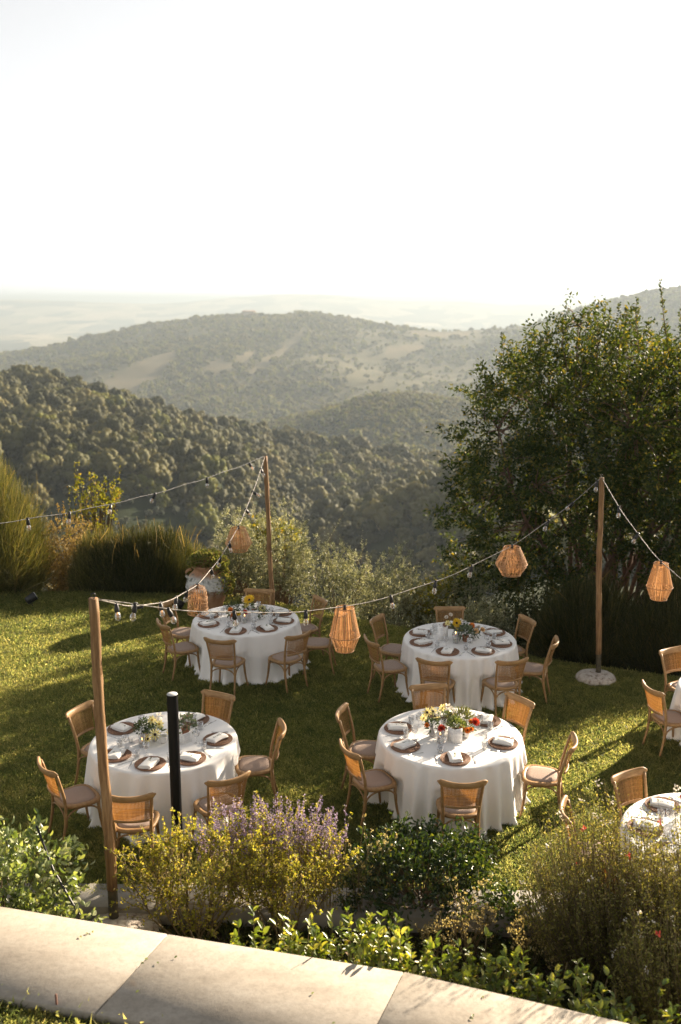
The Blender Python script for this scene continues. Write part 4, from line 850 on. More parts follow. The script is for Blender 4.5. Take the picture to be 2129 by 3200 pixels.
def bouquet(x, y, z, blooms, label, h, spread, nleaf, seed, mleaf=M_herb, leafL=.05, leafW=.02, dense=0):
    """blooms: list of (kind, size, dx, dy, dz)"""
    g = np.random.default_rng(seed); e = empty('flower_bunch' if blooms else 'potted_herb', (x, y, z)); tag(e, label, 'flowers' if blooms else 'plant', 'centrepiece flowers' if blooms else 'centrepiece herbs')
    st = MB()
    for kd, sz, dx, dy, dz in blooms:
        if (kd, sz) not in BL: BL[(kd, sz)] = bloom_mesh(kd, sz, len(BL))
        me, ce, eye = BL[(kd, sz)]; o = obj('bloom', me, e); o.location = (dx, dy, dz); o.scale = (1.25, 1.25, 1.25); d = Vector((dx * 1.5 + g.normal(0, .12), dy - .28 + g.normal(0, .12), .32)).normalized(); o.rotation_euler = d.to_track_quat('Z', 'Y').to_euler()
        if eye: obj('flower_eye', ce, o)
        st.add(*tube([(0, 0, -h * .3), (dx * .3, dy * .3, dz * .4), (dx - d.x * .01, dy - d.y * .01, dz - .004)], .0022, 4))
    if nleaf:
        n = nleaf; d = unit(rand_dirs(n, g) * np.array([1, 1, .8]) + np.array([0, 0, .5])); P = d * (spread * g.uniform(.25, 1, n) ** .6)[:, None] * np.array([1, 1, 1.0]) + np.array([0, 0, h * .25]); lf = MB(); lf.add(*leaves(P, d + .6 * rand_dirs(n, g), leafL * g.uniform(.6, 1.2, n), leafW * g.uniform(.7, 1.2, n), g, 'oval', .1)); lf.build('leaves', mleaf, e)
        for k in range(8): q = P[g.integers(n)]; st.add(*tube([(0, 0, -h * .3), q * .5, q], .0018, 4))
    st.build('stems', M_herb, e)
def vessel(nm, prof, m, x, y, label, n=20, cat='vase'):
    b = MB(); b.add(*lathe(prof, n, True)); o = obj(nm, b.mesh(nm, m, True), label=label, cat=cat, group='centrepiece vessels'); o.location = (x, y, ZT); return o
POT = [(.034, 0), (.046, .075), (.050, .075), (.052, .092), (.045, .092), (.042, .07), (.005, .068)]
BUD = [(.022, 0), (.034, .02), (.036, .045), (.022, .075), (.014, .10), (.017, .12), (.013, .12), (.010, .1), (.004, .08)]
CUP = [(.030, 0), (.042, .02), (.046, .08), (.042, .08), (.038, .06), (.004, .058)]
def candle(x, y, hgt, hg, w, rg=.036, m=M_glass):
    e = empty('candle', (x, y, ZT)); tag(e, 'lit pillar candle in a glass cylinder, table ' + w, 'candle', 'pillar candles')
    b = MB(); b.add(*lathe([(.004, .006), (.024, .006), (.025, .01), (.025, hgt - .004), (.022, hgt), (.004, hgt - .004)], 16)); b.build('wax_pillar', M_wax, e, True)
    b = MB(); b.add(*lathe([(.001, hgt + .004), (.006, hgt + .012), (.0055, hgt + .02), (.001, hgt + .038)], 8)); b.build('flame', M_flame, e, True)
    b = MB(); b.add(*tube([(0, 0, hgt - .006), (0, 0, hgt + .008)], .001, 4)); b.build('wick', M_fc, e)
    b = MB(); b.add(*lathe([(.004, .003), (rg - .002, .0), (rg, .004), (rg, hg), (rg - .002, hg), (rg - .002, .006), (.004, .005)], 20)); b.build('glass_cylinder', m, e, True)
def menu(x, y, rz, hh, ww, w, seed):
    e = empty('menu_card', (x, y, ZT), rz); tag(e, 'white folded menu card standing on the table ' + w, 'card', 'standing menu cards'); g = np.random.default_rng(seed)
    for s in (-1, 1):
        ca, sa = math.cos(.62), math.sin(.62); x1, y1 = s * ww * ca, ww * sa * 1.0
        V = [(0, 0, 0), (x1, y1, 0), (x1, y1, hh), (0, 0, hh), (0, .0012, 0), (x1, y1 + .0012, 0), (x1, y1 + .0012, hh), (0, .0012, hh)]; b = MB(); b.add(V, np.array([(0, 1, 2, 3), (7, 6, 5, 4), (0, 4, 5, 1), (3, 2, 6, 7), (1, 5, 6, 2), (0, 3, 7, 4)])); pg = b.build('page', M_paper, e)
        ln = MB(); z = hh * .90
        while z > hh * .12:
            q = g.uniform(.3, .75); c = .5; ww_ = q / 2
            V = [(x1 * (c - ww_), y1 * (c - ww_) - .0009, z), (x1 * (c + ww_), y1 * (c + ww_) - .0009, z), (x1 * (c + ww_), y1 * (c + ww_) - .0009, z + .0025), (x1 * (c - ww_), y1 * (c - ww_) - .0009, z + .0025)]; ln.add(V, np.array([(0, 1, 2, 3)])); z -= hh * g.choice([.045, .05, .09])
        ln.build('printed_lines', M_ink, pg)
    return e
def at(key, dx, dy): c = TABLES[key]['c']; return c[0] + dx, c[1] + dy
W_ = {k: T['w'] for k, T in TABLES.items()}
# dahlia table
menu(*at('dahlia', .02, -.22), -.25, .17, .10, W_['dahlia'], 1); candle(*at('dahlia', -.13, -.17), .085, .15, W_['dahlia'], .04)
vessel('bud_vase', BUD, M_greyv, *at('dahlia', -.21, -.02), 'small grey bud vase of yellow flowers on the dahlia table'); bouquet(*at('dahlia', -.21, -.02), ZT + .10, [('daisy', .05, -.06, -.03, .20), ('daisy', .05, .01, .02, .19), ('cosmos', .04, -.09, .02, .11), ('dahlia', .045, .10, -.09, .03), ('cosmos', .045, .05, .0, .12), ('zinnia', .03, -.06, -.04, .05)], 'yellow daisies with one dark red dahlia in the grey bud vase', .10, .08, 70, 3)
vessel('glass_vase', [(.03, 0), (.035, .004), (.035, .14), (.033, .14), (.033, .01), (.004, .008)], M_glass, *at('dahlia', -.06, .12), 'clear glass cylinder vase of white cosmos on the dahlia table'); bouquet(*at('dahlia', -.06, .12), ZT + .12, [('white', .045, .04, 0, .17), ('white', .045, .08, -.03, .15), ('cosmos', .04, -.02, .0, .16), ('white', .04, -.06, -.02, .10), ('cosmos', .04, .09, .03, .08)], 'pale yellow and white cosmos standing tall in the clear vase', .12, .09, 60, 4)
vessel('terracotta_pot', POT, M_terra, *at('dahlia', .06, -.03), 'little terracotta pot of oregano behind the menu card', cat='pot'); bouquet(*at('dahlia', .06, -.03), ZT + .10, [], 'bushy pale green oregano in a little pot behind the menu card', .10, .11, 620, 5, leaf_mat('oregano', [(0, (.09, .13, .03)), (.6, (.18, .23, .07)), (1, (.36, .38, .18))], .35), .026, .018)
vessel('glass_pot', CUP, M_glass, *at('dahlia', .13, .14), 'glass cup of feathery grass behind the oregano', cat='pot'); bouquet(*at('dahlia', .13, .14), ZT + .09, [], 'feathery pale grass bunch behind the oregano pot', .12, .12, 240, 6, leaf_mat('feather_grass', [(0, (.20, .22, .08)), (1, (.34, .34, .16))], .4), .09, .004)
vessel('white_cup_vase', CUP, M_white, *at('dahlia', .17, -.04), 'white cup vase of red dahlias on the dahlia table'); bouquet(*at('dahlia', .17, -.04), ZT + .07, [('dahlia', .050, .10, .01, .10), ('zinnia', .036, -.05, -.04, .05), ('zinnia', .036, .01, -.06, .035), ('zinnia', .03, .05, -.05, .04), ('zinnia', .03, .06, .05, .09)], 'round red dahlia and orange zinnias in the white cup vase', .07, .07, 60, 7)
# stone base table
menu(*at('tree', -.22, -.1), .5, .21, .105, W_['tree'], 2); candle(*at('tree', -.08, -.16), .13, .16, W_['tree'], .042)
vessel('bud_vase', BUD, M_greyv, *at('tree', -.05, .06), 'small grey bud vase of sunflowers beside the pole base table candle'); bouquet(*at('tree', -.05, .06), ZT + .10, [('sunflower', .058, .0, -.05, .14), ('sunflower', .045, .03, -.07, .06), ('rose', .035, -.14, .02, .20), ('rose', .035, -.08, .04, .23), ('white', .04, .06, .02, .15), ('cosmos', .04, -.12, .0, .12)], 'two dark eyed yellow sunflowers with white roses above them', .10, .09, 90, 13)
vessel('terracotta_pot', POT, M_terra, *at('tree', .07, -.1), 'little terracotta pot of silvery sage between candle and roses', cat='pot'); bouquet(*at('tree', .07, -.1), ZT + .10, [], 'grey green sage bush in the little pot between candle and roses', .10, .12, 240, 14, leaf_mat('sage_leaf', [(0, (.07, .10, .06)), (1, (.18, .22, .15))], .3), .055, .022)
vessel('white_cup_vase', CUP, M_white, *at('tree', .21, -.03), 'white cup vase of orange and peach roses'); bouquet(*at('tree', .21, -.03), ZT + .07, [('zinnia', .052, -.04, .0, .13), ('peach', .05, .01, -.05, .075), ('peach', .05, .10, -.03, .085), ('rose', .04, .06, .04, .10)], 'orange and peach roses in the white cup vase', .07, .08, 60, 15)
vessel('tealight_glass', [(.022, 0), (.025, .003), (.025, .045), (.023, .045), (.023, .006), (.003, .005)], M_glass, *at('tree', .14, -.17), 'tiny tealight glass in front of the peach roses', cat='candle')
# black post table
vessel('smoked_pot', CUP, M_smoke, *at('post', -.22, .04), 'smoky glass pot of dark herbs', cat='pot'); bouquet(*at('post', -.22, .04), ZT + .10, [], 'bushy dark green herb in the smoky glass pot', .10, .115, 520, 23, leaf_mat('dark_herb', [(0, (.025, .045, .018)), (1, (.07, .10, .035))], .3), .026, .015)
candle(*at('post', -.21, -.16), .07, .13, W_['post'], .04)
vessel('bud_vase', BUD, M_greyv, *at('post', -.10, -.02), 'small grey bud vase of pale daisies behind the black post'); bouquet(*at('post', -.10, -.02), ZT + .10, [('daisy', .058, .03, -.12, .03), ('daisy', .05, -.05, -.12, -.02), ('cosmos', .045, -.02, .0, .15), ('white', .045, .06, .0, .19), ('cosmos', .045, .06, -.02, .11), ('rose', .035, .02, .03, .13), ('daisy', .045, .18, -.06, .03), ('white', .04, -.04, .04, .12)], 'pale yellow daisies and white flowers spilling beside the black post', .10, .09, 90, 24)
vessel('white_cup_vase', CUP, M_white, *at('post', .0, -.06), 'white cup vase beside the grey bud vase of daisies'); menu(*at('post', .22, -.12), .15, .12, .14, W_['post'], 3)
vessel('terracotta_pot', POT, M_terra, *at('post', .22, .14), 'little terracotta pot of eucalyptus behind the low menu card', cat='pot'); bouquet(*at('post', .22, .14), ZT + .08, [('rose', .035, -.08, .02, .06), ('dahlia', .03, -.16, .05, .07)], 'grey eucalyptus leaves with a white rose behind the low menu card', .09, .13, 160, 25, leaf_mat('eucalyptus', [(0, (.07, .10, .06)), (1, (.22, .25, .18))], .3), .04, .028)
vessel('tealight_glass', [(.022, 0), (.025, .003), (.025, .045), (.023, .045), (.023, .006), (.003, .005)], M_glass, *at('post', -.36, -.06), 'tiny tealight glass beside the dark herb pot', cat='candle')
# jar table
vessel('terracotta_pot', POT, M_terra, *at('jar', -.19, -.08), 'little terracotta pot of orange zinnias on the jar table', cat='pot'); bouquet(*at('jar', -.19, -.08), ZT + .09, [('zinnia', .05, .03, -.06, .03), ('zinnia', .045, -.03, -.02, .08)], 'round orange zinnias in the little terracotta pot', .09, .08, 80, 33)
vessel('bud_vase', BUD, M_greyv, *at('jar', -.09, -.13), 'small grey bud vase with a red zinnia on the jar table'); bouquet(*at('jar', -.09, -.13), ZT + .10, [('sunflower', .032, .0, -.03, .04), ('dahlia', .045, .09, -.02, .05)], 'small sunflower and red dahlia in the low grey vase', .08, .05, 30, 34)
candle(*at('jar', .0, -.18), .10, .14, W_['jar'], .036); menu(*at('jar', .12, -.14), .1, .17, .11, W_['jar'], 4)
vessel('glass_vase', [(.04, 0), (.045, .004), (.045, .13), (.043, .13), (.043, .01), (.004, .008)], M_glass, *at('jar', .03, .12), 'clear glass vase of a tall sunflower on the jar table'); bouquet(*at('jar', .03, .12), ZT + .12, [('sunflower', .075, .02, -.03, .16), ('rose', .04, -.07, .0, .12), ('white', .04, -.06, .0, .17), ('cosmos', .045, -.02, -.03, .08)], 'one big bright sunflower with white roses in the clear vase', .12, .10, 90, 35)
vessel('smoked_pot', CUP, M_smoke, *at('jar', -.2, .14), 'smoky pot of rosemary next to the zinnias', cat='pot'); bouquet(*at('jar', -.2, .14), ZT + .09, [], 'dark rosemary in the smoky pot next to the zinnias', .10, .11, 420, 36, leaf_mat('rosemary', [(0, (.03, .05, .025)), (1, (.10, .13, .07))], .3), .036, .007)
vessel('white_cup_vase', CUP, M_white, *at('jar', .24, .0), 'white cup vase with pale sunflower on the jar table'); bouquet(*at('jar', .24, .0), ZT + .08, [('daisy', .055, .02, -.03, .10), ('peach', .04, .05, -.04, .02), ('white', .035, -.04, .02, .07)], 'pale dark eyed sunflower and peach rose in the white cup', .07, .09, 130, 37)
# sage table
vessel('white_cup_vase', CUP, M_white, *at('sage', -.1, .1), 'white cup vase on the table behind the sage'); bouquet(*at('sage', -.1, .1), ZT + .08, [('dahlia', .05, -.05, .25, .10), ('white', .04, -.1, -.05, .05)], 'dark red dahlia and leaves on the table behind the sage', .09, .13, 160, 41)
# ------------------------------------------------------------------ poles, light strings, lanterns
def pole_mat():
    m = bpy.data.materials.new('peeled_pole'); m.use_nodes = True; t = m.node_tree; p = t.nodes['Principled BSDF']; p.inputs['Roughness'].default_value = .7; p.inputs['Specular IOR Level'].default_value = .25
    f = noise(t, 9, 6, .65, vec_scale=(5, 5, .35)); t.links.new(ramp(t, [(.25, (.09, .045, .02)), (.45, (.20, .11, .05)), (.62, (.30, .18, .085)), (.85, (.40, .27, .15))], f), p.inputs['Base Color']); t.links.new(bump(t, f, .6, .01), p.inputs['Normal']); return m
M_pole = pole_mat()
M_rust = mat('rusted_sleeve', (.09, .08, .06), .8, [(.3, (.045, .045, .035)), (.55, (.10, .085, .055)), (.8, (.19, .12, .07))], 14, 6, bump_s=.3, metal=.2)
M_base = mat('chipped_stone', (.5, .44, .38), .9, [(.34, (.17, .135, .11)), (.43, (.38, .32, .27)), (.56, (.48, .43, .37)), (.8, (.58, .54, .49))], 19, 5, bump_s=.9, bump_d=.02, spec=.2)
M_black = mat('black_rubber', (.012, .012, .013), .45, spec=.4)
M_cable = mat('pale_cable', (.30, .27, .24), .55, [(.35, (.05, .045, .04)), (.55, (.28, .25, .22)), (.8, (.40, .36, .32))], 18, 3, spec=.3)
M_dcable = mat('dark_cable', (.03, .03, .03), .5, spec=.4)
M_bulb = glass_mat('bulb_glass', (1, .96, .9), .05)
M_fil = mat('bulb_filament', (.55, .30, .12), .4, metal=.5)
def pole(base, top, r0, r1, label, seed, sleeve=True):
    g = np.random.default_rng(seed); A, B = np.array(base, float), np.array(top, float); e = empty('wooden_pole', base); tag(e, label, 'pole', 'wooden light poles')
    t_ = np.linspace(0, 1, 26)[:, None]; P = (B - A) * t_; w_ = np.c_[np.sin(t_[:, 0] * 5 + seed), np.cos(t_[:, 0] * 4 + 2 * seed), 0 * t_[:, 0]] * .012 + g.normal(0, .0025, (26, 3)) * np.array([1, 1, 0]); P = P + w_ * np.sin(np.pi * t_)
    k0 = 3 if sleeve else 0; b = MB(); V, F_ = tube(P[k0:], (r0 + (r1 - r0) * t_[k0:, 0]) * (1 + .035 * g.normal(size=26 - k0)), 12); V = V + g.normal(0, .0018, V.shape); b.add(V, F_); b.build('pole_shaft', M_pole, e, True)
    if sleeve:
        b = MB(); b.add(*tube(P[:5], r0 * .92, 12)); b.build('metal_sleeve', M_rust, e, True)
    b = MB(); a = np.linspace(0, 5.2, 10); Q = np.c_[.018 * np.cos(a), 0 * a, .018 + .018 * np.sin(a)] + P[-1] + np.array([0, 0, .012]); b.add(*tube(np.concatenate([[P[-1] - np.array([0, 0, .03])], Q]), .004, 5)); b.build('eye_hook', M_iron, e, True)
    return e
PA, PB, PC = np.array([-2.117, 8.166, 3.05]), np.array([3.73, 13.98, 3.07]), np.array([-1.245, 16.2, 3.035])
PD, PE = np.array([-4.25, 11.0, 3.03]), np.array([4.62, 7.6, 3.0])
pole((-2.09, 8.18, -.10), PA, .050, .044, 'thick peeled wooden pole beside the foreground bushes', 1)
pole((3.845, 13.98, .05), PB, .043, .038, 'straight wooden pole standing in a round stone base on the lawn', 2)
pole((-1.13, 16.2, -.02), PC, .043, .035, 'slightly leaning wooden pole behind the jar table', 3, False)
pole((-4.25, 11.0, 0), PD, .045, .04, 'wooden pole holding the far end of the dark light string', 4, False)
pole((4.62, 7.6, 0), PE, .045, .04, 'wooden pole holding the far end of the cone lantern string', 5, False)
def stone_base(x, y, z, r, h, label, seed):
    g = np.random.default_rng(seed); n = 44; prof = [(.02, h), (r * .35, h * .99), (r * .65, h * .93), (r * .85, h * .78), (r * .96, h * .55), (r, h * .3), (r * .98, h * .08), (r * .95, -.05)]
    V, F_ = lathe(prof, n, True); k = 1 + .02 * SineNoise(seed)(V[:, 0] * 14, V[:, 1] * 14); V = V * np.c_[k, k, k]; b = MB(); b.add(V, F_); o = b.build('stone_base', M_base, None, True, label=label, cat='pole base', group='round stone pole bases'); o.location = (x, y, z)
stone_base(3.80, 13.95, 0, .30, .13, 'round chipped white stone base under the straight pole on the lawn', 3)
stone_base(-1.98, 8.12, -.13, .34, .12, 'speckled grey stone base at the foot of the thick pole', 4)
def string_pts(A, B, sag, dips, n=120):
    t_ = np.linspace(0, 1, n); P = A[None] * (1 - t_)[:, None] + B[None] * t_[:, None]; P[:, 2] -= 4 * sag * t_ * (1 - t_)
    for td, dd in dips: P[:, 2] -= dd * np.clip(np.minimum(t_ / td, (1 - t_) / (1 - td)), 0, 1)
    P[:, 2] += .006 * np.sin(t_ * 40); return t_, P
def bulb_meshes():
    s = MB(); s.add(*lathe([(.004, .012), (.013, .010), (.014, -.004), (.018, -.02), (.019, -.045), (.016, -.052), (.004, -.052)], 12)); s.add(*box(-.016, .016, -.008, .008, .006, .022, .003))
    g_ = MB(); g_.add(*lathe([(.011, -.052), (.014, -.060), (.022, -.074), (.0245, -.088), (.022, -.102), (.013, -.112), (.001, -.115)], 14)); f = MB()
    for k in range(4): a = k * 1.57; f.add(*tube([(.003 * math.cos(a), .003 * math.sin(a), -.052), (.008 * math.cos(a), .008 * math.sin(a), -.075), (.004 * math.cos(a), .004 * math.sin(a), -.098)], .0012, 4))
    return s.mesh('socket', M_black, True), g_.mesh('bulb', M_bulb, True), f.mesh('filament', M_fil)
ME_sock, ME_bulb, ME_fil = bulb_meshes()
def light_string(A, B, sag, dips, ts_, label, m, r, seed, tilt=.25):
    g = np.random.default_rng(seed); t_, P = string_pts(A, B, sag, dips); e = empty('light_string', tuple(A)); tag(e, label, 'string lights', 'festoon light strings')
    b = MB(); b.add(*tube(P - A, r, 7)); tw = P - A + np.c_[.8 * r * np.sin(t_ * 160), 0 * t_, .9 * r * np.cos(t_ * 160)]; b.add(*tube(tw, r * .55, 5)); b.build('cable', m, e, True)
    for q in ts_:
        p_ = np.array([np.interp(q, t_, P[:, k]) for k in range(3)]) - A; o = obj('socket', ME_sock, e); o.scale = (1.25, 1.25, 1.25); o.location = p_ + np.array([0, 0, -.012]); o.rotation_euler = (g.normal(0, tilt), g.normal(0, tilt), g.random() * 6); bu = obj('bulb', ME_bulb, o); obj('filament', ME_fil, o)
    return t_, P
LS1 = light_string(PA, PB, .70, [(.37, .085), (.742, .045)], [.05, .093, .185, .30, .46, .555, .64, .84, .91, .985], 'pale light string from the thick pole to the pole with the stone base', M_cable, .0046, 1)
LS2 = light_string(PA, PC, .80, [(.43, .07), (.73, .03)], [.07, .16, .24, .315, .37, .52, .585, .655, .80, .87, .955], 'pale light string from the thick pole to the leaning back pole', M_cable, .0052, 2, .5)
LS3 = light_string(PC, PD, .16, [], [.075, .26, .46, .61, .735, .85], 'dark light string running from the leaning pole past the brooms', M_dcable, .005, 3)
LS4 = light_string(PB, PE, .72, [(.31, .08)], [.10, .20, .42, .52, .63, .75, .87], 'light string from the stone based pole carrying a cone lantern', M_cable, .0052, 4)
M_weave = leaf_mat('lantern_weave', [(0, (.32, .18, .085)), (.5, (.46, .28, .15)), (1, (.58, .38, .23))], .38, .6, .2, (1.1, .85, .55))
M_lamp = mat('lantern_bulb', (.85, .75, .6), .3)
def lantern(S, tq, prof, label, seed, n=80, fill=.62, hoops=(), messy=0, dz=0):
    """prof: list of (radius, drop); woven of upright strands between the hoops"""
    g = np.random.default_rng(seed); t_, P = S; p_ = np.array([np.interp(tq, t_, P[:, k]) for k in range(3)]); e = empty('rattan_lantern', p_ + np.array([0, 0, -dz])); tag(e, label, 'lantern', 'hanging woven lanterns')
    pr_ = np.array(prof); m = 9; L = np.r_[0, np.cumsum(np.hypot(np.diff(pr_[:, 0]), np.diff(pr_[:, 1])))]; s_ = np.linspace(0, L[-1], 15); rr_ = np.interp(s_, L, pr_[:, 0]); zz = -np.interp(s_, L, pr_[:, 1])
    a = np.arange(n) * 2 * np.pi / n + g.normal(0, .012, n); b = MB()
    for k in range(n):
        aa = a[k] + (messy * .12 * np.sin(s_ * 30 + k) + g.normal(0, messy * .03, 15)); w = fill * 2 * np.pi * rr_ / n * .5 * (1 + .2 * g.normal())
        T_ = np.c_[-np.sin(aa), np.cos(aa), 0 * aa]; C = np.c_[rr_ * np.cos(aa), rr_ * np.sin(aa), zz] * np.array([1, 1, 1]) ; C[:, :2] *= 1 + .012 * (k % 2)
        V = np.stack([C - T_ * w[:, None], C + T_ * w[:, None]], 1).reshape(-1, 3); q = np.arange(14)[:, None] * 2 + np.array([[0, 1, 3, 2]]); b.add(V, q, g.random())
    if messy:
        for k in range(9):
            z_ = -pr_[-1, 1] * (k + 1) / 10; r_ = np.interp(-z_, pr_[:, 1], pr_[:, 0]); aa = np.linspace(0, 2 * np.pi, 25); b.add(*tube(np.c_[r_ * 1.01 * np.cos(aa), r_ * 1.01 * np.sin(aa), z_ + .006 * np.sin(aa * 3 + k)], .0022, 4, False), g.random())
    o = b.build('woven_shade', M_weave, e); o['kind'] = 'stuff'
    for r_, z_ in [(pr_[0, 0], pr_[0, 1]), (pr_[-1, 0], pr_[-1, 1])] + list(hoops):
        aa = np.linspace(0, 2 * np.pi, 33); h = MB(); h.add(*tube(np.c_[r_ * np.cos(aa), r_ * np.sin(aa), np.full(33, -z_)], .0045, 6, False), .6); h.build('hoop', M_weave, e, True)
    w = MB(); w.add(*tube([(-pr_[0, 0], 0, -pr_[0, 1]), (0, 0, -pr_[0, 1] + .006), (pr_[0, 0], 0, -pr_[0, 1])], .0025, 5)); w.build('hanging_wire', M_iron, e)
    so = obj('socket', ME_sock, e); so.location = (0, 0, -.005); obj('bulb', ME_bulb, so); obj('filament', ME_fil, so)
lantern(LS1, .37, [(.10, .015), (.165, .33), (.10, .50)], 'tall cone shaped woven lantern hanging in front of the jar table', 1, 90, .66, [(.167, .33)])
lantern(LS1, .742, [(.105, .02), (.20, .22), (.205, .25), (.12, .39)], 'squat wide woven lantern hanging left of the straight pole', 2, 64, .5, [(.206, .245), (.125, .37)], .35)
lantern(LS2, .73, [(.105, .02), (.19, .235), (.195, .25), (.12, .36)], 'squat tapered woven lantern hanging below the leaning pole', 3, 80, .62, [(.196, .245), (.155, .14)])
lantern(LS2, .43, [(.03, .0), (.085, .025), (.112, .08), (.118, .2), (.125, .36)], 'dome topped open weave lantern in front of the terracotta jar', 4, 34, .24, [(.119, .16), (.123, .3)], .7)
lantern(LS4, .31, [(.085, .015), (.16, .32), (.10, .48)], 'cone shaped woven lantern hanging right of the straight pole', 5, 84, .66, [(.162, .32)])
# ------------------------------------------------------------------ jar, spotlights, post
M_jar = bpy.data.materials.new('lichened_terracotta'); M_jar.use_nodes = True; t = M_jar.node_tree; p = t.nodes['Principled BSDF']; p.inputs['Roughness'].default_value = .85; p.inputs['Specular IOR Level'].default_value = .2
f1 = noise(t, 5, 5); terr = ramp(t, [(.3, (.26, .13, .075)), (.6, (.42, .24, .14)), (.8, (.52, .36, .24))], f1); f2 = noise(t, 9, 8, .7)
li = ramp(t, [(.40, (.15, .15, .13)), (.5, (.50, .49, .46)), (.7, (.66, .65, .62))], f2)
tc = t.nodes.new('ShaderNodeTexCoord'); sx_ = t.nodes.new('ShaderNodeSeparateXYZ'); t.links.new(tc.outputs['Object'], sx_.inputs[0])
hm = ramp(t, [(.30, (0, 0, 0)), (.42, (.25, .25, .25)), (.48, (1, 1, 1)), (.68, (1, 1, 1)), (.74, (0, 0, 0))], math_n(t, 'ADD', sx_.outputs[2], math_n(t, 'MULTIPLY', math_n(t, 'SUBTRACT', f2, .5), .35)))
t.links.new(mixc(t, hm, terr, li), p.inputs['Base Color']); t.links.new(bump(t, f2, .4, .01), p.inputs['Normal'])
je = empty('terracotta_jar', (-2.40, 17.35, 0)); tag(je, 'big bulbous terracotta jar crusted with white lichen at the lawn edge', 'jar')
b = MB(); b.add(*lathe([(.19, -.03), (.20, .0), (.23, .06), (.30, .25), (.37, .43), (.405, .47), (.41, .485), (.405, .50), (.395, .56), (.375, .63), (.33, .70), (.27, .755), (.25, .79), (.255, .82), (.30, .86), (.31, .885), (.29, .90), (.25, .895), (.22, .86), (.21, .8), (.01, .78)], 40, True)); b.build('jar_body', M_jar, je, True)
for s in (-1, 1):
    a = np.linspace(0, np.pi, 9); h = MB(); h.add(*tube(np.c_[s * (.30 + .10 * np.sin(a)), 0 * a, .70 + .09 * np.cos(a)], .024, 8)); h.build('handle', M_jar, je, True)
# trailing plant in the jar
g = np.random.default_rng(9); n = 2600; d = rand_dirs(n, g); d[:, 2] = np.abs(d[:, 2]); P = d * np.array([.34, .34, .22]) * g.uniform(.75, 1.05, (n, 1)) + np.array([0, 0, .90])
n2 = 1500; aa = g.normal(-.15, .42, n2); dz_ = g.random(n2) ** 1.2; rj = np.interp(.9 - dz_ * .55, [.35, .47, .56, .63, .70, .755, .82, .9], [.36, .41, .40, .38, .335, .29, .27, .33]); P2 = np.c_[(rj + .03 + .03 * g.random(n2)) * np.cos(aa), (rj + .03) * np.sin(aa) - .05, .93 - dz_ * .55]
k = g.random(n2) < 1 - .6 * np.abs(aa + .15) * dz_; P2 = P2[k]; P = np.r_[P, P2]; n = len(P); d = np.r_[d, np.c_[np.cos(aa), np.sin(aa), .3 + 0 * aa][k]]
pe_ = empty('trailing_plant', (-2.40, 17.35, .0)); tag(pe_, 'yellow green creeper spilling over the side of the terracotta jar', 'plant'); b = MB(); b.add(*leaves(P, d + .6 * rand_dirs(n, g), .045 * g.uniform(.6, 1.2, n), .038, g, 'oval', .1)); b.build('foliage', leaf_mat('creeper', [(0, (.09, .11, .025)), (.55, (.20, .21, .06)), (.85, (.32, .30, .12)), (1, (.34, .17, .10))], .42), pe_)
b = MB()
for k in range(14): q = P2[g.integers(len(P2))]; b.add(*tube([(.0, 0, .84), (q[0] * .6, q[1] * .6, .96), q], .005, 4))
b.build('stems', M_twig, pe_)
def spotlight(x, y, rz, label, s=1.0):
    e = empty('garden_spotlight', (x, y, 0), rz); tag(e, label, 'spotlight', 'black garden spotlights'); e.scale = (s, s, s)
    ax = np.array([.80, .30, .42]); ax /= np.linalg.norm(ax); c = np.array([0, 0, .16]); b = MB(); b.add(*tube([c - ax * .10, c - ax * .085, c + ax * .07, c + ax * .085], [.05, .07, .078, .078], 18)); b.build('housing', M_black, e, True)
    b = MB(); b.add(*tube([c + ax * .0855, c + ax * .092], [.072, .070], 18)); b.build('lens', mat('frosted_lens', (.55, .56, .55), .3), e, True)
    b = MB(); b.add(*tube([(-.02, .07, .15), (-.02, .075, .03), (0, 0, .0)], .010, 6)); b.add(*tube([(.02, -.07, .15), (.02, -.075, .03), (0, 0, .0)], .010, 6)); b.build('bracket', M_black, e)
    b = MB(); b.add(*tube([(0, 0, .03), (0, 0, -.12)], [.018, .004], 6)); b.build('spike', M_black, e)
spotlight(-5.71, 17.6, .2, 'black garden spotlight standing alone on the sunlit lawn', 1.05)
spotlight(-2.95, 17.3, 2.6, 'black garden spotlight beside the terracotta jar')
pe2 = empty('black_post', (-1.62, 8.98, 0)); tag(pe2, 'smooth black metal post with a grey capped top among the bushes', 'post')
b = MB(); b.add(*lathe([(.0535, -.1), (.0535, 1.83), (.052, 1.842)], 28)); b.build('shaft', mat('black_paint', (.005, .005, .006), .4, spec=.2), pe2, True)
b = MB(); b.add(*lathe([(.052, 1.8425), (.050, 1.848), (.004, 1.850)], 28, False, True)); b.build('cap', mat('grey_cap', (.42, .42, .42), .5), pe2, True)
b = MB(); b.add(*tube([(-2.60, 7.75, 1.15), (-2.42, 7.55, .86), (-2.22, 7.40, .62), (-2.02, 7.26, .40), (-1.96, 7.20, .05)], .011, 6)); b.build('guy_cable', M_black, None, True, label='slack black cable running down from the left shrub to the bed', cat='cable')
b = MB(); b.add(*tube([(-1.935, 5.93, .6), (-1.937, 5.925, .93)], [.008, .008], 6)); b.build('iron_peg', mat('rusty_peg', (.13, .06, .04), .8), None, True, label='short rusty iron peg at the near edge of the stone path', cat='peg')
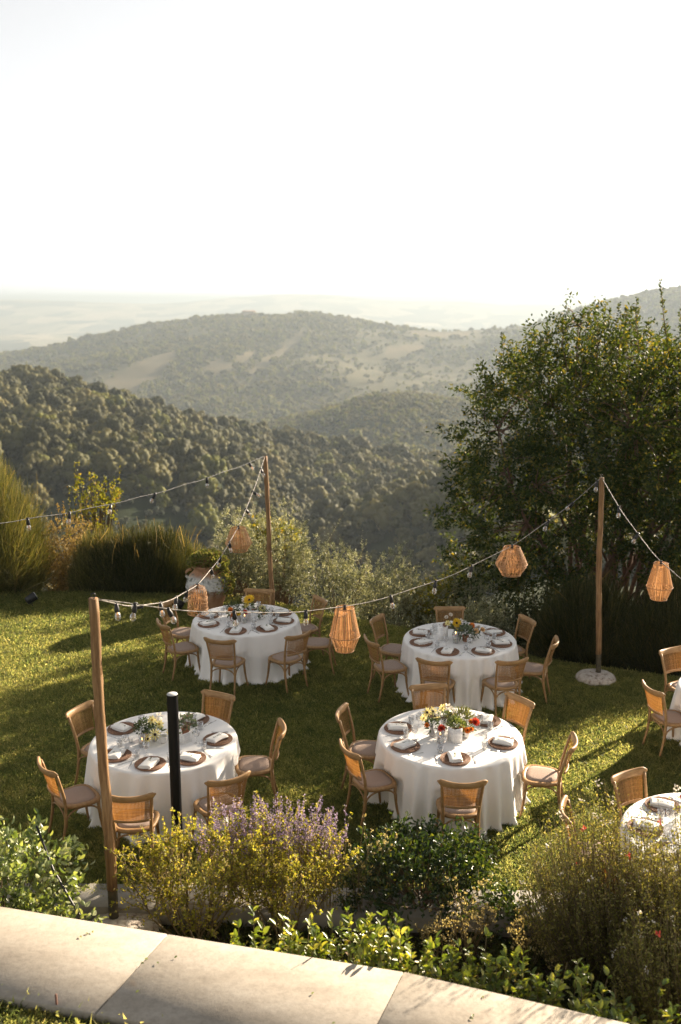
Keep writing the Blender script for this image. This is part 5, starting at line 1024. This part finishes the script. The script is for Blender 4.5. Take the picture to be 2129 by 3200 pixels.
# farmhouse on the far hill
hx, hy = 3000 * math.sin(R(-5.17)), 3000 * math.cos(R(-5.17)); hzz = float(terrain_z(hx, hy))
he = empty('farmhouse', (hx, hy, hzz)); tag(he, 'pale stone farmhouse on the crest of the far hill', 'building'); M_farm = mat('farm_wall', (.36, .31, .25), .9, [(.3, (.30, .26, .20)), (.7, (.42, .37, .30))], .3)
b = MB(); b.add(*box(-21, 21, -8, 8, -4, 13)); b.add(*box(21, 27, -6, 6, -4, 8)); b.build('wall', M_farm, he); b = MB(); b.add([(-22, -9, 13.02), (22, -9, 13.02), (22, 9, 13.02), (-22, 9, 13.02), (-17, 0, 16), (17, 0, 16)], [np.array([(0, 1, 5, 4), (2, 3, 4, 5)]), np.array([(1, 2, 5), (3, 0, 4)])]); b.build('roof', mat('farm_roof', (.26, .15, .10), .9), he)
wm = mat('farm_window', (.03, .03, .035), .4)
for k in range(5):
    for z_ in (3, 8.5): b = MB(); b.add(*box(-16 + k * 7.6, -14.4 + k * 7.6, -8.15, -7.9, z_, z_ + 2.4)); b.build('window', wm, he)
# ------------------------------------------------------------------ foreground planting
M_rose = leaf_mat('rose_leaf', [(0, (.18, .20, .028)), (.5, (.34, .33, .055)), (.85, (.50, .44, .10)), (1, (.52, .38, .15))], .52, .5, .3, (1.3, 1.2, .45))
M_gloss = leaf_mat('glossy_leaf', [(0, (.02, .042, .014)), (.6, (.042, .072, .022)), (.9, (.10, .125, .035)), (1, (.22, .24, .06))], .28, .36, .5, (1.6, 1.5, .35))
M_pale = leaf_mat('pale_oval_leaf', [(0, (.10, .14, .05)), (.55, (.22, .27, .11)), (.9, (.42, .44, .24)), (1, (.52, .50, .32))], .35, .36, .5, (1.4, 1.4, .4))
M_sage = leaf_mat('sage_bush_leaf', [(0, (.12, .13, .032)), (.5, (.24, .24, .06)), (.9, (.39, .35, .12)), (1, (.48, .38, .18))], .42, .5, .3, (1.3, 1.2, .5))
M_lav = leaf_mat('lavender_flower', [(0, (.24, .18, .30)), (.5, (.38, .30, .43)), (1, (.52, .43, .52))], .35, .7, .15, (1.1, 1.0, 1.0))
M_dry = leaf_mat('dry_flower', [(0, (.36, .27, .10)), (.6, (.52, .42, .18)), (1, (.6, .52, .3))], .4, .7, .15, (1.1, 1.05, .7))
M_rtwig = mat('green_brown_twig', (.17, .13, .06), .7, [(.3, (.11, .08, .04)), (.7, (.26, .20, .10))], 25, 3, spec=.25)
def rose_bush(label, x, y, spread, h, seed, n_main=15, n_twig=330, lsize=.030, mleaf=M_rose):
    """open vase of woody stems with small leaves towards the tips"""
    g = np.random.default_rng(seed); z0 = ground(x, y); e = empty('rose_bush', (x, y, z0)); tag(e, label, 'bush', 'open yellow green bushes')
    a = g.random(n_main) * 6.28; q = np.sqrt(g.random(n_main)); A = np.c_[np.cos(a) * .05, np.sin(a) * .05, np.full(n_main, -.06)]; B = np.c_[np.cos(a) * q * spread * .8, np.sin(a) * q * spread * .45, h * g.uniform(.55, .8, n_main)]
    P = curve(A, B, np.c_[np.cos(a) * .12 * q, np.sin(a) * .1 * q, -.05 + 0 * a], 6, g, .018); st = MB(); st.add(*tubes(P, np.array([.011, .010, .008, .0065, .005, .004])[None] * g.uniform(.7, 1.2, (n_main, 1)), 6))
    src = g.integers(0, n_main, n_twig); f = g.uniform(.3, 1, n_twig); bp = np.stack([[np.interp(f[k], np.linspace(0, 1, 6), P[src[k], :, c]) for c in range(3)] for k in range(n_twig)])
    d = unit(np.c_[np.cos(a[src]) * .45, np.sin(a[src]) * .3, np.full(n_twig, .95)] + .55 * g.normal(size=(n_twig, 3))); d[:, 2] = np.abs(d[:, 2]) * .9 + .1; L = h * g.uniform(.14, .42, n_twig) * (1.1 - .3 * f); tip = bp + d * L[:, None]
    tip[:, 2] = np.minimum(tip[:, 2], h * g.uniform(.78, 1.06, n_twig)); T2 = curve(bp, tip, g.normal(0, .018, (n_twig, 3)), 5, g, .006); st.add(*tubes(T2, np.array([.0032, .0028, .0024, .002, .0013])[None], 4)); st.build('stems', M_rtwig, e, True)
    per = 22; i = np.repeat(np.arange(n_twig), per); fr = g.uniform(.25, 1.03, len(i)); base = np.stack([np.array([np.interp(fr[k], np.linspace(0, 1, 5), T2[i[k], :, c]) for c in range(3)]) for k in range(len(i))])
    keep = g.random(len(i)) < np.clip(.25 + base[:, 2] / h * .9, 0, 1); base, i = base[keep], i[keep]; n = len(i)
    lf = MB(); lf.add(*leaves(base, d[i] * .35 + rand_dirs(n, g), lsize * g.uniform(.6, 1.25, n), lsize * .62, g, 'oval', .1)); lf.build('foliage', mleaf, e)
    k = g.choice(n_twig, 60, replace=False); n = 60 * 9; i = np.repeat(k, 9); fl = MB(); fl.add(*leaves(tip[i] + g.normal(0, .010, (n, 3)), rand_dirs(n, g) + np.array([0, 0, .6]), .018, .012, g, 'quad')); fl.build('yellow_tips', M_dry, e)
rose_bush('yellow green rose bush with bare woody legs beside the thick pole', -1.32, 8.02, .78, 1.24, 1, 16, 360)
rose_bush('yellow green rose bush in front of the purple flower spikes', -.50, 8.10, .66, 1.22, 2, 15, 340)
def lavender(label, x, y, n, rx, ry, h, seed):
    g = np.random.default_rng(seed); z0 = ground(x, y); e = empty('lavender', (x, y, z0)); tag(e, label, 'flowers', 'purple flower spikes')
    a = g.random(n) * 6.28; q = np.sqrt(g.random(n)); A = np.c_[np.cos(a) * q * rx * .5, np.sin(a) * q * ry * .5, 0 * a]; B = np.c_[np.cos(a) * q * rx, np.sin(a) * q * ry, h * g.uniform(.74, 1.05, n)]; P = curve(A, B, g.normal(0, .03, (n, 3)), 5, g, .008)
    st = MB(); st.add(*tubes(P, np.array([.0028, .0025, .0022, .0018, .001])[None], 4)); st.build('stems', M_rtwig, e)
    per = 46; i = np.repeat(np.arange(n), per); f = 1 - .30 * g.random(len(i)) ** 1.1; base = P[i, 3] + (P[i, 4] - P[i, 3]) * ((f - .75) / .25)[:, None]; m_ = len(i)
    fl = MB(); fl.add(*leaves(base + g.normal(0, .007, (m_, 3)), rand_dirs(m_, g) + np.array([0, 0, .3]), .018 * g.uniform(.6, 1.3, m_), .013, g, 'quad')); fl.build('flower_spikes', M_lav, e)
    per = 22; i = np.repeat(np.arange(n), per); j = g.integers(0, 4, len(i)); base = P[i, j] + (P[i, j + 1] - P[i, j]) * g.random((len(i), 1)); m_ = len(i); lf = MB(); lf.add(*leaves(base, rand_dirs(m_, g) + np.array([0, 0, .4]), .032, .011, g, 'quad')); lf.build('foliage', M_rose, e)
lavender('tall purple flower spikes between the rose bushes and the lawn', -.62, 8.30, 95, .62, .14, 1.22, 3)
lavender('low purple flower spikes beside the black post', -1.02, 8.30, 42, .35, .12, 1.08, 4)
lavender('sparse purple flower spikes at the end of the row by the glossy bush', -.18, 8.28, 38, .28, .12, 1.12, 6)
shrub('pale_leaf_shrub', 'rounded shrub with pale oval leaves at the end of the stone path', -2.95, 7.62, (.78, .50, .78), 3600, .072, .034, M_pale, 51, shape='fold', per=9, shell=.45, spikes=8, spike_h=.22, zc=.68, stem_r=.010, lump=.22)
shrub('low_leaf_plant', 'little low plant with pale leaves at the foot of the guy cable', -2.12, 7.25, (.26, .14, .36), 200, .060, .032, M_pale, 52, shape='fold', per=6, shell=.3, zc=.48, nst=8, stem_r=.005)
shrub('glossy_bush', 'dense dark glossy leaved bush in front of the dahlia table', .78, 8.36, (.82, .46, .46), 5200, .052, .026, M_gloss, 53, shape='fold', per=10, shell=.5, spikes=14, spike_h=.12, zc=.42, lump=.18)
shrub('glossy_bush', 'small straggling glossy bush at the end of the stone edging', 1.55, 8.15, (.34, .25, .26), 650, .050, .026, M_gloss, 54, shape='fold', per=8, shell=.3, zc=.2, stem_r=.006)
def dry_stalks(label, x, y, n, spread, h, seed):
    g = np.random.default_rng(seed); z0 = ground(x, y); e = empty('dry_stalks', (x, y, z0)); tag(e, label, 'plant', 'dry flowering stalks'); a = g.random(n) * 6.28; q = np.sqrt(g.random(n))
    A = np.c_[g.normal(0, .05, (n, 2)), 0 * a - .03]; B = np.c_[np.cos(a) * q * spread, np.sin(a) * q * spread * .5, h * g.uniform(.55, 1.05, n)]; P = curve(A, B, g.normal(0, .03, (n, 3)), 6, g, .008); st = MB(); st.add(*tubes(P, np.array([.004, .0035, .003, .0026, .002, .0016])[None], 4))
    k = n * 3; src = g.integers(0, n, k); bp = P[src, g.integers(2, 5, k)]; tp_ = bp + unit(g.normal(size=(k, 3)) * np.array([.6, .4, .2]) + np.array([0, 0, .7])) * (h * g.uniform(.08, .22, k))[:, None]; st.add(*tubes(curve(bp, tp_, np.zeros((k, 3)), 3), np.array([.002, .0016, .0012])[None], 3)); st.build('stems', M_rtwig, e)
    T_ = np.r_[P[:, 5], tp_]; n3 = len(T_) * 7; i = np.repeat(np.arange(len(T_)), 7); fl = MB(); fl.add(*leaves(T_[i] + g.normal(0, .010, (n3, 3)), rand_dirs(n3, g) + np.array([0, 0, .7]), .020, .015, g, 'quad')); fl.build('flower_heads', M_dry, e)
dry_stalks('tall thin yellow flowering stalks leaning toward the lawn', .18, 8.22, 16, .35, 1.0, 5)
dry_stalks('dry yellow flowering stalks in front of the glossy bush', 1.12, 7.72, 22, .30, .72, 6)
dry_stalks('short dry stalks with pale seed heads by the glossy bush', .84, 7.66, 14, .22, .52, 8)
def sage_bush(label, x, y, spread, h, n, seed, flowers=14, lean=(-.12, 0)):
    """mass of thin slanting stems with tiny leaves"""
    g = np.random.default_rng(seed); z0 = ground(x, y); e = empty('sage_bush', (x, y, z0)); tag(e, label, 'bush', 'red flowered sage bushes'); a = g.random(n) * 6.28; q = np.sqrt(g.random(n))
    A = np.c_[np.cos(a) * q * spread * .35, np.sin(a) * q * spread * .22, 0 * a - .04]; top = h * np.sqrt(np.clip(1 - .75 * q ** 2.2, .05, 1)) * g.uniform(.62, 1.06, n); B = np.c_[np.cos(a) * q * spread + lean[0] * top, np.sin(a) * q * spread * .55 + lean[1] * top, top]
    P = curve(A, B, np.c_[np.cos(a) * .10 * q, np.sin(a) * .06 * q, 0 * a], 6, g, .014); st = MB(); st.add(*tubes(P, np.array([.0042, .0036, .003, .0025, .002, .0013])[None] * g.uniform(.7, 1.2, (n, 1)), 4)); st.build('stems', M_rtwig, e)
    per = 32; i = np.repeat(np.arange(n), per); f = g.uniform(.22, 1.0, len(i)) * 5; j = np.clip(f.astype(int), 0, 4); base = P[i, j] + (P[i, j + 1] - P[i, j]) * (f - j)[:, None]; m_ = len(i); base += g.normal(0, .012, base.shape)
    lf = MB(); lf.add(*leaves(base, rand_dirs(m_, g) + np.array([0, 0, .5]), .026 * g.uniform(.6, 1.3, m_), .0115, g, 'oval', .1)); lf.build('foliage', M_sage, e)
    rm = petal_mat('sage_flower_%d' % seed, (.62, .06, .05), (.72, .14, .10))
    for k in g.choice(n, flowers, replace=False):
        nn = 9; b = MB(); b.add(*leaves(P[k, 5] + g.normal(0, .008, (nn, 3)), rand_dirs(nn, g) + np.array([0, 0, .3]), .026, .018, g, 'oval')); b.build('flower', rm, e)
    wl = g.choice(n, 26, replace=False); nn = 26 * 7; i = np.repeat(wl, 7); b = MB(); b.add(*leaves(P[i, 5] + g.normal(0, .012, (nn, 3)), rand_dirs(nn, g), .024, .015, g, 'quad')); b.build('seed_heads', M_pw, e)
sage_bush('large feathery sage bush with a few red flowers in front of a table', 2.32, 7.52, .75, 1.74, 760, 11, 5)
sage_bush('tall feathery sage bush hiding the corner table', 3.10, 7.18, .82, 1.86, 800, 12, 4)
sage_bush('low sage bush with thin bare legs at the end of the path', 2.75, 6.72, .65, 1.3, 560, 13, 2)
for k, (x, y, s_) in enumerate([(1.62, 7.62, .5), (1.88, 7.45, .42)]): dry_stalks(('thin grey weeds with red tips beside the stone edging', 'thin grey weeds under the sage bush')[k], x, y, 16, .22, s_, 60 + k)
def leafy_plant(label, x, y, n_st, spread, h, seed, L=.062):
    g = np.random.default_rng(seed); z0 = -.12; e = empty('broadleaf_plant', (x, y, z0)); tag(e, label, 'plant', 'broad leaved plants along the path'); a = g.random(n_st) * 6.28; q = np.sqrt(g.random(n_st))
    A = np.c_[g.normal(0, .04, (n_st, 2)), 0 * a - .02]; B = np.c_[np.cos(a) * q * spread, np.sin(a) * q * spread * .55, h * g.uniform(.66, 1.04, n_st)]; P = curve(A, B, np.c_[np.cos(a) * .08 * q, np.sin(a) * .06 * q, 0 * a], 6, g, .006); st = MB(); st.add(*tubes(P, np.array([.005, .0045, .004, .0035, .003, .002])[None], 5)); st.build('stems', M_rtwig, e, True)
    per = 24; i = np.repeat(np.arange(n_st), per); f = g.uniform(.4, 1.0, len(i)); f5 = f * 5; j = np.clip(f5.astype(int), 0, 4); base = P[i, j] + (P[i, j + 1] - P[i, j]) * (f5 - j)[:, None]; aa = g.random(len(i)) * 6.28
    d = np.c_[np.cos(aa), np.sin(aa), .25 + .9 * f ** 3 + .3 * g.normal(size=len(i))]; m_ = len(i); big = np.zeros(m_, bool); big[np.argsort(-(base[:, 2] - .25 * base[:, 1]))[:min(m_, 120)]] = True; lo = ~big; k_ = int(lo.sum())
    for q in np.where(big)[0]:                                   # the leaves one can pick out, each its own part
        o = obj('leaf', ME_leaf[g.integers(6)], e); o.location = base[q]; dv = Vector(d[q]).normalized(); o.rotation_euler = (Matrix.Rotation(g.normal(0, .5), 3, dv) @ dv.to_track_quat('X', 'Z').to_matrix()).to_euler(); s_ = L * g.uniform(.75, 1.25); o.scale = (s_, s_ * g.uniform(.85, 1.15), s_)
    if k_: lf = MB(); lf.add(*leaves(base[lo], d[lo], L * g.uniform(.65, 1.2, k_), L * .5 * g.uniform(.8, 1.15, k_), g, 'fold', .08, up=np.tile([0, 0, 1.], (k_, 1)))); lf.build('foliage', M_bleaf, e)
    return e
M_bleaf = leaf_mat('broad_leaf', [(0, (.07, .11, .03)), (.45, (.15, .20, .05)), (.8, (.28, .31, .08)), (.95, (.40, .38, .14)), (1, (.52, .38, .28))], .45, .34, .5, (1.6, 1.5, .3))
ME_leaf = []  # shared leaf shapes
for k in range(6):
    gl = np.random.default_rng(300 + k); V, F_, _ = leaves(np.zeros((1, 3)), np.array([[1., 0, 0]]), 1.0, .52, gl, 'fold', .06 + .05 * k / 6, up=np.array([[0, 0, 4.]])); b = MB(); b.add(V, F_, (k + .5) / 6); ME_leaf.append(b.mesh('leaf', M_bleaf, True))
for k, (x, y, n_, sp_, h_, lb) in enumerate([(-.80, 6.92, 5, .13, 1.05, 'sparse sprouting broad leaved plant near the joint of the path'), (-.68, 6.95, 1, .03, 1.36, 'single tall upright sprout with a few pale leaves'), (-.34, 6.86, 10, .22, 1.0, 'broad leaved plant at the foot of the second rose bush'), (.08, 6.74, 16, .28, 1.02, 'broad leaved plant leaning on the path edge below the dry stalks'),
        (.46, 6.62, 18, .30, 1.02, 'thick broad leaved plant below the glossy bush'), (.86, 6.48, 18, .30, .98, 'broad leaved plant with pinkish young leaves along the path'), (1.24, 6.34, 17, .30, .95, 'broad leaved plant creeping over the path edge'), (1.62, 6.18, 16, .30, .93, 'broad leaved plant beneath the low sage bush'), (1.98, 6.02, 15, .28, .92, 'broad leaved plant with lime green young leaves'), (2.34, 5.86, 15, .28, .93, 'broad leaved plant at the far end of the path')]):
    leafy_plant(lb, x, y, n_ if k < 2 else int(n_ * 2.2), sp_ * (1 if k < 2 else 1.45), h_, 70 + k, .066)
for k, (x, y, h_, lb) in enumerate([(-.20, 6.76, 1.30, 'thin young sprout added behind the path for its shadow, second along'), (.34, 6.62, 1.30, 'thin young sprout added for its shadow in the thick broad leaved plant'), (.46, 6.60, 1.22, 'short young sprout added for its shadow beside the thick broad leaved plant'), (.02, 6.70, 1.24, 'short young sprout added for its shadow below the dry stalks')]):
    leafy_plant(lb, x, y, 2, .05, h_, 90 + k, .062)  # sprouts added for the shadow streaks they throw across the path
# a few fallen leaves on the paving
for k in range(16):
    x = rng.uniform(-2.2, 1.6); y = float(np.interp(x, FAR[:, 0], FAR[:, 1])) - rng.uniform(.08, .75); o = obj('fallen_leaf', ME_leaf[k % 6], label='small fallen leaf lying on the stone path', cat='leaf', group='fallen leaves on the path'); o.location = (x, y, .858); o.scale = (.03, .03, .03); o.rotation_euler = (rng.normal(0, .15), rng.normal(0, .15), rng.random() * 6.28)
# low weeds through the bed
M_weed = leaf_mat('weed', [(0, (.03, .045, .014)), (.6, (.07, .085, .025)), (1, (.18, .15, .06))], .4, .6, .2, (1.3, 1.2, .5), objrand=.4)
def weed_tpl(seed):
    g = np.random.default_rng(seed); n = 34; b = MB(); b.add(*leaves(np.c_[g.normal(0, .03, (n, 2)), g.uniform(0, .04, n)], np.c_[g.normal(0, .8, (n, 2)), np.abs(g.normal(.6, .4, n))], .045 * g.uniform(.5, 1.3, n), .016 * g.uniform(.5, 1.3, n), g, 'quad')); return bpy.data.objects.new('weed', b.mesh('weed', M_weed))
WT = [weed_tpl(k) for k in range(4)]
n = 2600; wx = rng.uniform(-2.6, 3.6, n); wy = rng.uniform(6.3, 8.2, n); ff = np.interp(wx, FAR[:, 0], FAR[:, 1]); k = (wy > ff + .05) & (wy < 8.12 - .055 * wx - .02) & (np.hypot(wx + 1.98, wy - 8.12) > .36) & (rng.random(n) < .75); wx, wy = wx[k], wy[k]; n = len(wx)
scatter('bed_weeds', np.c_[wx, wy, np.full(n, -.13)], np.c_[rng.normal(0, .2, (n, 2)), rng.random(n) * 6.28], rng.uniform(.6, 1.6, n), rng.integers(0, 4, n), WT)

# fine growth that nobody could pick apart
for o in bpy.data.objects:
    if o.parent and o.type == 'MESH' and o.name.split('.')[0] in ('foliage', 'stems', 'shoots', 'crown', 'leaves', 'dry_wisps', 'yellow_tips', 'flower_spikes', 'flower_heads', 'seed_heads', 'rim_coils', 'printed_lines', 'filament'): o['kind'] = 'stuff'
